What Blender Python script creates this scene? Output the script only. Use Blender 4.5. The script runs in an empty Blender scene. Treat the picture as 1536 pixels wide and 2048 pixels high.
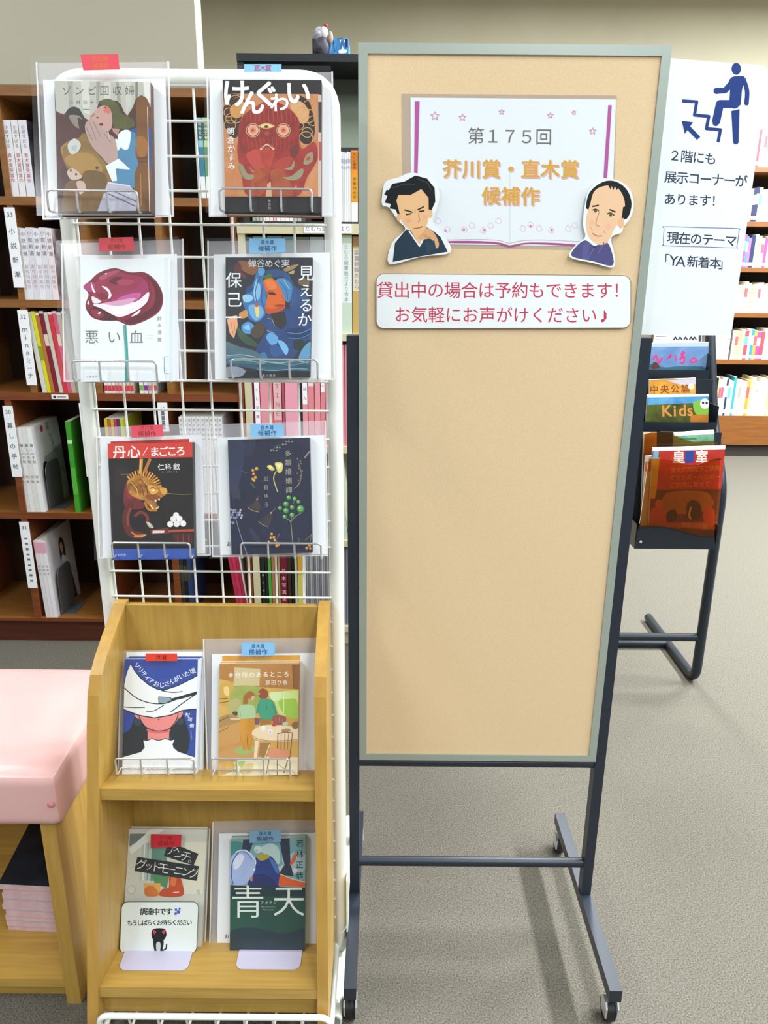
import bpy, math, random
from mathutils import Vector, Matrix
rnd = random.Random(7)
SC = bpy.context.scene
COL = SC.collection

# ------------------------------------------------------------------ camera, world, lights, exposure
PITCH, ROLL, FPX, EYE = math.radians(17.7), math.radians(0.5), 1547.0, 1.30
CAM_ROT = Matrix.Rotation(math.pi / 2 - PITCH, 3, 'X') @ Matrix.Rotation(ROLL, 3, 'Z')
cd = bpy.data.cameras.new('camera')
cd.sensor_fit = 'VERTICAL'
cd.sensor_height = 36.0
cd.lens = FPX / 2048 * 36.0
cd.clip_start = 0.02
cam = bpy.data.objects.new('camera', cd)
COL.objects.link(cam)
cam.matrix_world = Matrix.Translation((0, 0, EYE)) @ CAM_ROT.to_4x4()
SC.camera = cam

W = bpy.data.worlds.new('world')
SC.world = W
W.use_nodes = True
bg = W.node_tree.nodes['Background']
bg.inputs[0].default_value = (0.92, 0.98, 1.0, 1)
bg.inputs[1].default_value = 0.36


def area(name, x, y, z, sx, sy, power, col=(0.95, 1.0, 1.02), rot=(0, 0, 0)):
    l = bpy.data.lights.new(name, 'AREA')
    l.shape = 'RECTANGLE'
    l.size, l.size_y, l.energy, l.color = sx, sy, power, col
    o = bpy.data.objects.new(name, l)
    o.location = (x, y, z)
    o.rotation_euler = rot
    COL.objects.link(o)


for lx, row in ((-1.9, (50, 34, 18, 26)), (0.9, (60, 30, 50, 120)), (3.2, (60, 90, 330, 330))):
    for ly, pw in zip((-1.5, 0.15, 2.0, 3.9), row):
        area('ceiling_light', lx, ly, 2.98, 0.32, 1.25, pw)

SC.view_settings.view_transform = 'Standard'
SC.view_settings.look = 'None'
SC.view_settings.gamma = 1.0
SC.view_settings.exposure = -0.05
SC.view_settings.use_curve_mapping = False


# ------------------------------------------------------------------ measuring helpers
def ray(px, py):
    return CAM_ROT @ Vector(((px - 768) / FPX, -(py - 1024) / FPX, -1))


def at(px, py, Y):
    d = ray(px, py)
    return Vector((0, 0, EYE)) + d * (Y / d.y)


def atz(px, py, z):
    d = ray(px, py)
    return Vector((0, 0, EYE)) + d * ((z - EYE) / d.z)


def on_plane(px, py, P, N):
    d = ray(px, py)
    o = Vector((0, 0, EYE))
    return o + d * ((P - o).dot(N) / d.dot(N))


# ------------------------------------------------------------------ materials
def lin(h):
    h = h.lstrip('#')
    out = []
    for i in (0, 2, 4):
        c = int(h[i:i + 2], 16) / 255
        out.append(c / 12.92 if c <= 0.04045 else ((c + 0.055) / 1.055) ** 2.4)
    return (*out, 1)


MATS = {}


def mat(spec):
    """'#rrggbb' printed ink; '#a~#b~scale' two inks broken by noise; or a named material."""
    if spec in MATS:
        return MATS[spec]
    if not spec.startswith('#'):
        raise KeyError(spec)
    m = bpy.data.materials.new('ink_' + spec.replace('#', '').replace('~', '_'))
    m.use_nodes = True
    nt = m.node_tree
    b = nt.nodes['Principled BSDF']
    b.inputs['Roughness'].default_value = 0.45
    b.inputs['Specular IOR Level'].default_value = 0.3
    if '~' in spec:
        a, c, s = spec.split('~')
        tc = nt.nodes.new('ShaderNodeTexCoord')
        n = nt.nodes.new('ShaderNodeTexNoise')
        n.inputs['Scale'].default_value = float(s)
        n.inputs['Detail'].default_value = 5
        n.inputs['Distortion'].default_value = 0.8
        r = nt.nodes.new('ShaderNodeValToRGB')
        r.color_ramp.elements[0].position, r.color_ramp.elements[1].position = 0.35, 0.65
        r.color_ramp.elements[0].color, r.color_ramp.elements[1].color = lin(a), lin(c)
        nt.links.new(tc.outputs['Object'], n.inputs['Vector'])
        nt.links.new(n.outputs['Fac'], r.inputs[0])
        nt.links.new(r.outputs[0], b.inputs['Base Color'])
    else:
        b.inputs['Base Color'].default_value = lin(spec)
    MATS[spec] = m
    return m


def solid(name, col, rough=0.5, metal=0.0, spec=0.5, col2=None, scale=(1, 1, 1), nscale=10, bump=0.0, detail=4, lo=0.35, hi=0.65, coat=0.0):
    m = bpy.data.materials.new(name)
    m.use_nodes = True
    nt = m.node_tree
    b = nt.nodes['Principled BSDF']
    b.inputs['Base Color'].default_value = lin(col)
    b.inputs['Roughness'].default_value = rough
    b.inputs['Metallic'].default_value = metal
    b.inputs['Specular IOR Level'].default_value = spec
    b.inputs['Coat Weight'].default_value = coat
    if col2 or bump:
        tc = nt.nodes.new('ShaderNodeTexCoord')
        mp = nt.nodes.new('ShaderNodeMapping')
        mp.inputs['Scale'].default_value = scale
        n = nt.nodes.new('ShaderNodeTexNoise')
        n.inputs['Scale'].default_value = nscale
        n.inputs['Detail'].default_value = detail
        nt.links.new(tc.outputs['Object'], mp.inputs[0])
        nt.links.new(mp.outputs[0], n.inputs['Vector'])
        if col2:
            r = nt.nodes.new('ShaderNodeValToRGB')
            r.color_ramp.elements[0].position, r.color_ramp.elements[1].position = lo, hi
            r.color_ramp.elements[0].color, r.color_ramp.elements[1].color = lin(col), lin(col2)
            nt.links.new(n.outputs['Fac'], r.inputs[0])
            nt.links.new(r.outputs[0], b.inputs['Base Color'])
        if bump:
            bp = nt.nodes.new('ShaderNodeBump')
            bp.inputs['Strength'].default_value = bump
            bp.inputs['Distance'].default_value = 0.002
            nt.links.new(n.outputs['Fac'], bp.inputs['Height'])
            nt.links.new(bp.outputs[0], b.inputs['Normal'])
    MATS[name] = m
    return m


def film(name, haze, tint='#ffffff', rough=0.12, body='#ffffff'):
    """clear sheet: light passes, a little is scattered by the plastic, a little is mirrored by its gloss"""
    m = bpy.data.materials.new(name)
    m.use_nodes = True
    nt = m.node_tree
    nt.nodes.remove(nt.nodes['Principled BSDF'])
    out = nt.nodes['Material Output']
    t = nt.nodes.new('ShaderNodeBsdfTransparent')
    t.inputs[0].default_value = lin(tint)
    d = nt.nodes.new('ShaderNodeBsdfDiffuse')
    d.inputs[0].default_value = lin(body)
    g = nt.nodes.new('ShaderNodeBsdfGlossy')
    g.inputs['Roughness'].default_value = rough
    fr = nt.nodes.new('ShaderNodeFresnel')
    fr.inputs[0].default_value = 1.3
    m1 = nt.nodes.new('ShaderNodeMixShader')
    m1.inputs[0].default_value = haze
    m2 = nt.nodes.new('ShaderNodeMixShader')
    nt.links.new(t.outputs[0], m1.inputs[1])
    nt.links.new(d.outputs[0], m1.inputs[2])
    nt.links.new(fr.outputs[0], m2.inputs[0])
    nt.links.new(m1.outputs[0], m2.inputs[1])
    nt.links.new(g.outputs[0], m2.inputs[2])
    nt.links.new(m2.outputs[0], out.inputs[0])
    MATS[name] = m


solid('carpet', '#434039', 0.95, spec=0.1, col2='#79746a', nscale=330, bump=0.4, detail=8, lo=0.3, hi=0.72)
solid('wall_paint', '#bdb79f', 0.8, spec=0.2, col2='#c2bca5', nscale=3)
solid('pillar_paint', '#b3b09f', 0.8, spec=0.2)
solid('ceiling_paint', '#e9e8e2', 0.9, spec=0.1)
solid('oak', '#b08b40', 0.38, spec=0.5, col2='#c29c4e', scale=(14, 14, 0.9), nscale=9, lo=0.3, hi=0.7)
solid('oak_flat', '#b08b40', 0.38, spec=0.5, col2='#c29c4e', scale=(0.9, 14, 14), nscale=9, lo=0.3, hi=0.7)
solid('oak_edge', '#b98f45', 0.33, spec=0.5, col2='#c4994c', scale=(14, 14, 1), nscale=6)
solid('case_wood', '#7c5024', 0.4, col2='#8e5e2b', scale=(1, 12, 12), nscale=7)
solid('case_wood_red', '#6d3618', 0.4, col2='#7d4220', scale=(1, 12, 12), nscale=7)
solid('case_inside', '#2f1b0e', 0.5, col2='#382212', scale=(10, 10, 1), nscale=6)  # case wood darkened, pigeonhole shade put into the colour
solid('case_plinth', '#4a2115', 0.45, col2='#572a1a', scale=(1, 10, 10), nscale=6)
solid('far_wood', '#6b3f17', 0.4, col2='#78491c', scale=(1, 10, 10), nscale=6)
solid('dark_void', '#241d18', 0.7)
solid('white_enamel', '#f1f4ec', 0.25, spec=0.6)
solid('cream_steel', '#c6bf9d', 0.4)
solid('black_cabinet', '#1d2126', 0.5)
solid('grey_flap', '#7c8577', 0.5)
solid('dark_steel', '#272d38', 0.35, spec=0.4)
solid('rack_steel', '#1c232c', 0.35, spec=0.4)
solid('chrome', '#e2e3e6', 0.22, metal=0.75, spec=0.8)
solid('rubber', '#15161a', 0.5)
solid('aluminium', '#a9b3aa', 0.35, metal=0.35, spec=0.5)
solid('board_cloth', '#dabf99', 0.9, spec=0.1, col2='#e3caa4', scale=(1, 1, 1), nscale=800, bump=0.15, detail=2, lo=0.3, hi=0.7)
solid('pink_vinyl', '#d9aaa7', 0.3, spec=0.5, col2='#dcb1ad', nscale=6, coat=0.1)
solid('paper_white', '#eef1f5', 0.6, spec=0.2)
solid('paper_edge', '#d9d4c6', 0.8, spec=0.1)
solid('laminate', '#e4ebf0', 0.12, spec=0.6)
solid('glossy_white', '#eef3f6', 0.15, spec=0.6)
solid('bookend_white', '#c9c5dd', 0.4)
solid('bookend_grey', '#6d6e72', 0.35, metal=0.5)
film('film_back', 0.33, body='#f2f0f6')
film('film_front', 0.028, body='#f4f4fa')
film('seam', 0.5)
film('laminate_clear', 0.25, body='#e8d8cc')
film('amber_acrylic', 0.08, tint='#eccb96', body='#7a5420')


# ------------------------------------------------------------------ mesh builder
class MB:
    def __init__(s):
        s.v, s.f, s.m, s.s, s.names = [], [], [], [], []

    def mi(s, name):
        if name not in s.names:
            s.names.append(name)
        return s.names.index(name)

    def add(s, vs, fs, m, smooth=False):
        b = len(s.v)
        s.v += [tuple(v) for v in vs]
        k = s.mi(m)
        for f in fs:
            s.f.append(tuple(b + i for i in f))
            s.m.append(k)
            s.s.append(smooth)

    def box(s, x0, x1, y0, y1, z0, z1, m):
        s.hexa([(x0, y0, z0), (x1, y0, z0), (x1, y0, z1), (x0, y0, z1)], (0, y1 - y0, 0), m)

    def hexa(s, q, off, m):
        s.prism(q, off, m)

    def prism(s, loop, off, m, m2=None):
        off = Vector(off)
        a = [Vector(p) for p in loop]
        b = [p + off for p in a]
        n = len(a)
        s.add(a + b, [tuple(range(n))], m)
        s.add(a + b, [tuple(range(2 * n - 1, n - 1, -1))] + [(i, i + n, (i + 1) % n + n, (i + 1) % n) for i in range(n)], m2 or m)

    def tube(s, pts, r, m, n=10, closed=False):
        pts = [Vector(p) for p in pts]
        t0 = (pts[1] - pts[0]).normalized()
        up = Vector((0, 0, 1)) if abs(t0.z) < 0.9 else Vector((1, 0, 0))
        nrm = t0.cross(up).normalized()
        rings = []
        for i, p in enumerate(pts):
            if closed:
                t = pts[(i + 1) % len(pts)] - pts[i - 1]
            elif i == 0:
                t = pts[1] - p
            elif i == len(pts) - 1:
                t = p - pts[i - 1]
            else:
                t = (pts[i + 1] - p).normalized() + (p - pts[i - 1]).normalized()
            t.normalize()
            nrm = (nrm - t * nrm.dot(t)).normalized()
            bn = t.cross(nrm)
            rings.append([p + (nrm * math.cos(2 * math.pi * k / n) + bn * math.sin(2 * math.pi * k / n)) * r for k in range(n)])
        vs = [q for rg in rings for q in rg]
        fs = []
        L = len(rings)
        for i in range(L if closed else L - 1):
            j = (i + 1) % L
            for k in range(n):
                fs.append((i * n + k, i * n + (k + 1) % n, j * n + (k + 1) % n, j * n + k))
        s.add(vs, fs, m, True)
        if not closed:
            s.add(rings[0], [tuple(range(n - 1, -1, -1))], m)
            s.add(rings[-1], [tuple(range(n))], m)

    def ball(s, c, rx, ry, rz, m, n=14, k=9):
        c = Vector(c)
        vs, fs = [], []
        for i in range(k + 1):
            a = math.pi * i / k
            for j in range(n):
                b = 2 * math.pi * j / n
                vs.append(c + Vector((rx * math.sin(a) * math.cos(b), ry * math.sin(a) * math.sin(b), rz * math.cos(a))))
        for i in range(k):
            for j in range(n):
                fs.append((i * n + j, (i + 1) * n + j, (i + 1) * n + (j + 1) % n, i * n + (j + 1) % n))
        s.add(vs, fs, m, True)

    def cyl(s, a, b, r, m, n=16):
        s.tube([a, b], r, m, n)

    def build(s, name, parent=None, origin=None):
        vs = [Vector(v) for v in s.v]
        if parent is None:
            if origin is None:
                lo = [min(v[i] for v in vs) for i in range(3)]
                hi = [max(v[i] for v in vs) for i in range(3)]
                origin = Vector(((lo[0] + hi[0]) / 2, (lo[1] + hi[1]) / 2, lo[2]))
            o0 = Vector(origin)
        else:
            o0 = world_loc(parent)
        me = bpy.data.meshes.new(name)
        me.from_pydata([v - o0 for v in vs], [], s.f)
        for nm in s.names:
            me.materials.append(mat(nm))
        me.polygons.foreach_set('material_index', s.m)
        me.polygons.foreach_set('use_smooth', s.s)
        me.update()
        o = bpy.data.objects.new(name, me)
        COL.objects.link(o)
        if parent is None:
            o.location = o0
        else:
            o.parent = parent
        return o


def world_loc(o):
    p = Vector(o.location)
    while o.parent is not None:
        o = o.parent
        p += Vector(o.location)
    return p


def tag(o, label, cat, group=None):
    o['label'], o['category'] = label, cat
    if group:
        o['group'] = group
    return o


def thing(name, loc, label, cat, group=None):
    o = bpy.data.objects.new(name, None)
    o.empty_display_size = 0.05
    COL.objects.link(o)
    o.location = loc
    return tag(o, label, cat, group)


def struct(mb, name):
    o = mb.build(name)
    o['kind'] = 'structure'
    return o


def rounded(pts, r, seg=6):
    """polyline with its corners rounded"""
    pts = [Vector(p) for p in pts]
    out = [pts[0]]
    for i in range(1, len(pts) - 1):
        a, b, c = pts[i - 1], pts[i], pts[i + 1]
        ra = min(r, (a - b).length * 0.49, (c - b).length * 0.49)
        p, q = b + (a - b).normalized() * ra, b + (c - b).normalized() * ra
        for k in range(seg + 1):
            t = k / seg
            out.append(p * (1 - t) ** 2 + b * 2 * t * (1 - t) + q * t * t)
    out.append(pts[-1])
    return out


def rrect(x0, y0, x1, y1, r, seg=5):
    out = []
    for cx, cy, a0 in ((x1 - r, y0 + r, -90), (x1 - r, y1 - r, 0), (x0 + r, y1 - r, 90), (x0 + r, y0 + r, 180)):
        for k in range(seg + 1):
            a = math.radians(a0 + 90 * k / seg)
            out.append((cx + r * math.cos(a), cy + r * math.sin(a)))
    return out


# ------------------------------------------------------------------ printed matter
GL = {}


def glyph(ch, off=0.0):
    k = (ch, off)
    if k not in GL:
        c = bpy.data.curves.new('g', 'FONT')
        c.body, c.size, c.resolution_u, c.offset = ch, 1, 3, off
        o = bpy.data.objects.new('g', c)
        COL.objects.link(o)
        me = o.to_mesh()
        vs = [(v.co.x, v.co.y) for v in me.vertices]
        fs = [tuple(p.vertices) for p in me.polygons]
        o.to_mesh_clear()
        bpy.data.objects.remove(o)
        bpy.data.curves.remove(c)
        if vs and (ord(ch) < 0x2000 or ch == '♪'):
            xs = [v[0] for v in vs]
            cx = (min(xs) + max(xs)) / 2
        else:
            cx = 0.5
        GL[k] = ([(x - cx, y - (0.36 if ord(ch) < 0x2000 else 0.38)) for x, y in vs], fs)
    return GL[k]


def smooth_loop(pts, seg=4):
    n = len(pts)
    out = []
    for i in range(n):
        p0, p1, p2, p3 = pts[i - 1], pts[i], pts[(i + 1) % n], pts[(i + 2) % n]
        for k in range(seg):
            t = k / seg
            out.append(tuple(0.5 * (2 * p1[j] + (p2[j] - p0[j]) * t + (2 * p0[j] - 5 * p1[j] + 4 * p2[j] - p3[j]) * t * t + (3 * p1[j] - p0[j] - 3 * p2[j] + p3[j]) * t ** 3) for j in (0, 1)))
    return out


def clip_poly(poly, quad):
    ar = sum(quad[i][0] * quad[(i + 1) % len(quad)][1] - quad[(i + 1) % len(quad)][0] * quad[i][1] for i in range(len(quad)))
    sg = 1 if ar > 0 else -1
    for i in range(len(quad)):
        a, b = quad[i], quad[(i + 1) % len(quad)]
        side = lambda p: sg * ((b[0] - a[0]) * (p[1] - a[1]) - (b[1] - a[1]) * (p[0] - a[0]))
        out = []
        for j in range(len(poly)):
            p, q = poly[j - 1], poly[j]
            sp, sq = side(p), side(q)
            if (sp < 0) != (sq < 0):
                t = sp / (sp - sq)
                out.append((p[0] + (q[0] - p[0]) * t, p[1] + (q[1] - p[1]) * t))
            if sq >= 0:
                out.append(q)
        poly = out
        if len(poly) < 3:
            return []
    return poly


class Draw:
    """inks laid one over the other on a surface; M maps drawing coordinates to a point of the surface, N is its outward normal"""

    def __init__(s, mb, M, N, clip=None, step=5e-5):
        s.mb, s.M, s.N, s.clip, s.step = mb, M, Vector(N), clip, step
        s.boxes = []

    def layer(s, pts):
        xs, ys = [p[0] for p in pts], [p[1] for p in pts]
        b = (min(xs), min(ys), max(xs), max(ys))
        L = 1
        for q, l in s.boxes:
            if b[0] < q[2] and b[2] > q[0] and b[1] < q[3] and b[3] > q[1]:
                L = max(L, l + 1)
        s.boxes.append((b, L))
        return L

    def pt(s, p, L):
        return s.M(p[0], p[1]) + s.N * (s.step * L)

    def p(s, col, pts, clip=True):
        if clip and s.clip:
            pts = clip_poly(pts, s.clip)
        q = []
        for a in pts:
            if not q or abs(a[0] - q[-1][0]) + abs(a[1] - q[-1][1]) > 0.3:
                q.append(a)
        if len(q) > 2 and abs(q[0][0] - q[-1][0]) + abs(q[0][1] - q[-1][1]) < 0.3:
            q.pop()
        if len(q) < 3:
            return
        L = s.layer(q)
        s.mb.add([s.pt(a, L) for a in q], [tuple(range(len(q)))], col)

    def s(s, col, pts):
        s.p(col, smooth_loop(pts))

    def c(s, col, x, y, r, ry=None, n=20):
        ry = ry or r
        s.p(col, [(x + r * math.cos(2 * math.pi * k / n), y + ry * math.sin(2 * math.pi * k / n)) for k in range(n)])

    def l(s, col, w, pts, curve=False):
        if curve and len(pts) > 2:
            full = []
            e = [pts[0]] + list(pts) + [pts[-1]]
            for i in range(1, len(e) - 2):
                p0, p1, p2, p3 = e[i - 1], e[i], e[i + 1], e[i + 2]
                for k in range(5):
                    t = k / 5
                    full.append(tuple(0.5 * (2 * p1[j] + (p2[j] - p0[j]) * t + (2 * p0[j] - 5 * p1[j] + 4 * p2[j] - p3[j]) * t * t + (3 * p1[j] - p0[j] - 3 * p2[j] + p3[j]) * t ** 3) for j in (0, 1)))
            pts = full + [pts[-1]]
        L = s.layer([(x + d, y + d) for x, y in pts for d in (-w / 2, w / 2)])
        for i in range(len(pts) - 1):
            (x0, y0), (x1, y1) = pts[i], pts[i + 1]
            dl = math.hypot(x1 - x0, y1 - y0) or 1
            nx, ny = -(y1 - y0) / dl * w / 2, (x1 - x0) / dl * w / 2
            q = [(x0 + nx, y0 + ny), (x1 + nx, y1 + ny), (x1 - nx, y1 - ny), (x0 - nx, y0 - ny)]
            if s.clip:
                q = clip_poly(q, s.clip)
            if len(q) > 2:
                s.mb.add([s.pt(a, L + 0.02 * (i % 5)) for a in q], [tuple(range(len(q)))], col)
            if i:
                q = [(x0 + w / 2 * math.cos(2 * math.pi * k / 10), y0 + w / 2 * math.sin(2 * math.pi * k / 10)) for k in range(10)]
                if s.clip:
                    q = clip_poly(q, s.clip)
                if len(q) > 2:
                    s.mb.add([s.pt(a, L + 0.11 + 0.02 * (i % 5)) for a in q], [tuple(range(len(q)))], col)

    def g(s, col, ch, x, y, size, rot=0.0, off=0.0, L=None, sx=1.0):
        vs, fs = glyph(ch, min(off, 0.0))
        if not vs:
            return
        ca, sa = math.cos(rot), math.sin(rot)
        pts = [(x + size * (gx * sx * ca + gy * sa), y + size * (gx * sx * sa - gy * ca)) for gx, gy in vs]
        if L is None:
            L = s.layer(pts)
        o = off * size
        # bold lettering: the same stroke printed again a hair to each side
        for k, (dx, dy) in enumerate(((-o, -o), (o, -o), (o, o), (-o, o)) if off > 0 else ((0, 0),)):
            s.mb.add([s.pt((a[0] + dx, a[1] + dy), L + 0.2 * k) for a in pts], fs, col)

    def t(s, col, txt, x0, y0, x1, y1, size, off=0.0, sx=1.0):
        n = len(txt)
        vert = abs(y1 - y0) > abs(x1 - x0) and n > 1
        rot = math.atan2(y1 - y0, x1 - x0) if (n > 1 and not vert) else 0
        L = s.layer([(x + d, y + d) for x, y in ((x0, y0), (x1, y1)) for d in (-size / 2, size / 2)])
        for i, ch in enumerate(txt):
            k = i / (n - 1) if n > 1 else 0.5
            r = rot + (math.pi / 2 if vert and ch in 'ー〜（）' else 0)
            s.g(col, ch, x0 + (x1 - x0) * k, y0 + (y1 - y0) * k, size, r, off, L, sx)

    def run(s, items):
        for it in items:
            getattr(s, it[0])(*it[1:])


def crop(ox, oy, sc):
    return lambda x, y: (ox + x / sc, oy + y / sc)


R1, R2, R3, R4 = crop(0, 100, 3.84), crop(380, 40, 4.2667), crop(0, 440, 3.84), crop(380, 440, 4.2667)
R5, R6, R7, R8 = crop(0, 800, 3.6571), crop(400, 800, 4.5176), crop(0, 1180, 3.6571), crop(380, 1180, 4.2667)
B1, B2, B3, B4 = crop(0, 1580, 3.6571), crop(380, 1580, 4.042), crop(700, 60, 2.4), crop(740, 320, 2.648)
B5, B6 = crop(1280, 60, 3.793), crop(1240, 560, 3.659)

ORD = ['first', 'second', 'third', 'fourth', 'fifth', 'sixth', 'seventh', 'eighth', 'ninth', 'tenth', 'eleventh', 'twelfth', 'thirteenth',
       'fourteenth', 'fifteenth', 'sixteenth', 'seventeenth', 'eighteenth', 'nineteenth', 'twentieth', 'twenty-first', 'twenty-second',
       'twenty-third', 'twenty-fourth', 'twenty-fifth', 'twenty-sixth', 'twenty-seventh', 'twenty-eighth', 'twenty-ninth', 'thirtieth',
       'thirty-first', 'thirty-second', 'thirty-third', 'thirty-fourth', 'thirty-fifth', 'thirty-sixth']

# ------------------------------------------------------------------ the room
b = MB()
b.add([(-4.5, -2.5, 0), (4.8, -2.5, 0), (4.8, 6.1, 0), (-4.5, 6.1, 0)], [(0, 1, 2, 3)], 'carpet')
struct(b, 'floor')
b = MB()
b.box(-4.5, 4.8, 6.0, 6.1, 0, 3.05, 'wall_paint')
struct(b, 'wall_back')
b = MB()
b.box(-4.5, -0.645, 2.96, 3.06, 0, 3.05, 'pillar_paint')
struct(b, 'wall_left')
b = MB()
b.box(-4.5, 4.8, -2.5, 6.1, 3.05, 3.12, 'ceiling_paint')
struct(b, 'ceiling')


# ------------------------------------------------------------------ things that stand in rows
def volume(name, x0, x1, z0, z1, Y, dep, col, label, cat, group, bands=(), txt=None, lean=0.0, side=None, art=None, edge='paper_edge'):
    """a book, magazine or binder seen spine first; bands are (from top, to top, ink) fractions of the spine"""
    b = MB()
    side = side or col
    f = [Vector((x0, Y, z0)), Vector((x1, Y, z0)), Vector((x1 + lean, Y, z1)), Vector((x0 + lean, Y, z1))]
    k = [p + Vector((0, dep, 0)) for p in f]
    b.add(f, [(0, 1, 2, 3)], col)
    b.add(f + k, [(1, 5, 6, 2), (4, 0, 3, 7)], side)
    b.add(f + k, [(3, 2, 6, 7), (0, 4, 5, 1), (5, 4, 7, 6)], edge)
    W_, H_ = x1 - x0, z1 - z0
    M = lambda x, y: Vector((x0 + W_ * x / 100 + lean * (1 - y / 1000), Y, z1 - H_ * y / 1000))
    d = Draw(b, M, (0, -1, 0), step=1e-4)
    for a, c, ink in bands:
        d.p(ink, [(2, a * 1000), (98, a * 1000), (98, c * 1000), (2, c * 1000)])
    if txt:
        for s_, a, c, ink in txt:
            n = max(1, len(s_))
            kx = 0.72 * W_
            ky = (c - a) * H_ / n * 0.92
            L = 3
            for i, ch in enumerate(s_):
                yy = a + (c - a) * (i + 0.5) / n
                vs, fs = glyph(ch)
                sz = min(kx, ky)
                cx, cz = x0 + W_ / 2 + lean * (1 - yy), z1 - H_ * yy
                b.add([(cx + gx * sz + lean * 0, Y - 3e-4, cz + gy * sz) for gx, gy in vs], fs, ink)
    if art:
        art(b)
    return tag(b.build(name), label, cat, group)


# ------------------------------------------------------------------ wooden magazine bookcase on the left
YC, YCB = 2.50, 2.84
X0, X1 = -1.62, -0.4565
ZT = {'top': 1.786, 'a': 1.4875, 'b': 1.188, 'c': 0.897, 'd': 0.490, 'e': 0.096}
t = thing('wooden_bookcase', ((X0 + X1) / 2, 2.67, 0), 'tall brown wooden magazine bookcase with pigeonholes behind the white wire rack', 'bookcase')


def panel(name, x0, x1, y0, y1, z0, z1, m, front=None):
    b = MB()
    b.box(x0, x1, y0, y1, z0, z1, m)
    if front:
        b.box(x0, x1, y0 - 0.002, y0, z0, z1, front)
    return b.build(name, t)


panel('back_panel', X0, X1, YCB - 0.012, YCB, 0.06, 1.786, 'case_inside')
panel('top_board', X0 - 0.005, X1 + 0.004, YC - 0.01, YCB, 1.757, 1.786, 'case_wood', 'case_wood')
for k in 'abc':
    panel('shelf', X0, X1 - 0.001, YC, YCB - 0.012, ZT[k] - 0.024, ZT[k], 'case_wood', 'case_wood' if k != 'c' else 'case_wood_red')
panel('shelf', X0, X1 - 0.001, YC, YCB - 0.012, ZT['d'] - 0.022, ZT['d'], 'case_wood', 'case_wood_red')
panel('bottom_board', X0, X1 - 0.001, YC, YCB - 0.012, ZT['e'] - 0.012, ZT['e'], 'case_wood', 'case_wood_red')
panel('plinth', X0, X1, YC + 0.015, YCB, 0, ZT['e'] - 0.012, 'case_plinth')
panel('side_panel', X1 - 0.018, X1, YC - 0.004, YCB - 0.012, ZT['e'], 1.757, 'case_wood_red')
panel('side_panel', X0, X0 + 0.018, YC - 0.004, YCB - 0.012, ZT['e'], 1.757, 'case_wood')
for za, zb in ((ZT['a'], 1.757), (ZT['b'], ZT['a'] - 0.024), (ZT['c'], ZT['b'] - 0.024)):
    for x in (-1.365, -1.137, -0.924, -0.694):
        panel('divider', x - 0.0095, x + 0.0095, YC, YCB - 0.012, za, zb, 'case_wood')
for za, zb in ((ZT['d'], ZT['c'] - 0.024), (ZT['e'], ZT['d'] - 0.022)):
    for x in (-1.475, -1.226, -0.977, -0.722):
        panel('divider', x - 0.011, x + 0.011, YC, YCB - 0.012, za, zb, 'case_wood_red')


def strip(x0, z0, x1, z1, txt, num=None):
    b = MB()
    b.box(x0, x1, YC - 0.0045, YC - 0.0025, z0, z1, 'paper_white')
    n = len(txt)
    for i, ch in enumerate(txt):
        vs, fs = glyph(ch)
        sz = min((x1 - x0) * 0.6, (z1 - z0) * 0.72 / n)
        cz = z1 - (z1 - z0) * (0.2 + 0.72 * (i + 0.5) / n)
        b.add([((x0 + x1) / 2 + gx * sz, YC - 0.0052, cz + gy * sz) for gx, gy in vs], fs, '#3b3b45')
    if num:
        for i, ch in enumerate(num):
            vs, fs = glyph(ch)
            b.add([((x0 + x1) / 2 + (i - 0.5) * 0.010 + gx * 0.018, YC - 0.0052, z1 - 0.02 + gy * 0.018) for gx, gy in vs], fs, '#50505a')
    if not n:
        for i in range(9):   # lettering too small to read
            z = z1 - (z1 - z0) * (0.24 + 0.08 * i)
            b.box((x0 + x1) / 2 - 0.005, (x0 + x1) / 2 + 0.005, YC - 0.0052, YC - 0.0045, z - 0.004, z + 0.004 * (0.3 + (i * 7 % 5) / 7), '#6d6d78')
    return b.build('shelf_label', t)


for q, txt, num in (((8, 415, 32, 575), '小説新潮', '33'), ((35, 620, 60, 770), 'ｍｉｎａミーナ', '32'), ((2, 811, 29, 953), '暮しの手帖', '30'),
                    ((37, 1043, 62, 1175), '', '31'), ((162, 806, 181, 953), '', None), ((319, 805, 331, 862), '', '42')):
    a, c = at(q[0], q[1], YC), at(q[2], q[3], YC)
    xm = (a.x + c.x) / 2
    xm = min((-1.137, -0.924, -1.226, -0.977, -0.722), key=lambda x: abs(x - xm))
    o = strip(xm - 0.017, c.z, xm + 0.015, a.z, txt, num)
b = MB()
a, c = at(103, 786, YC), at(137, 794, YC)
b.box(a.x, c.x, YC - 0.004, YC - 0.0022, 0.878, 0.892, 'paper_white')
b.box(a.x + 0.006, a.x + 0.014, YC - 0.0046, YC - 0.004, 0.881, 0.889, '#3a3a44')
b.box(a.x + 0.018, c.x - 0.006, YC - 0.0046, YC - 0.004, 0.8835, 0.8865, '#7a7a84')
b.build('shelf_label', t)

YS = YC + 0.006


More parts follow.
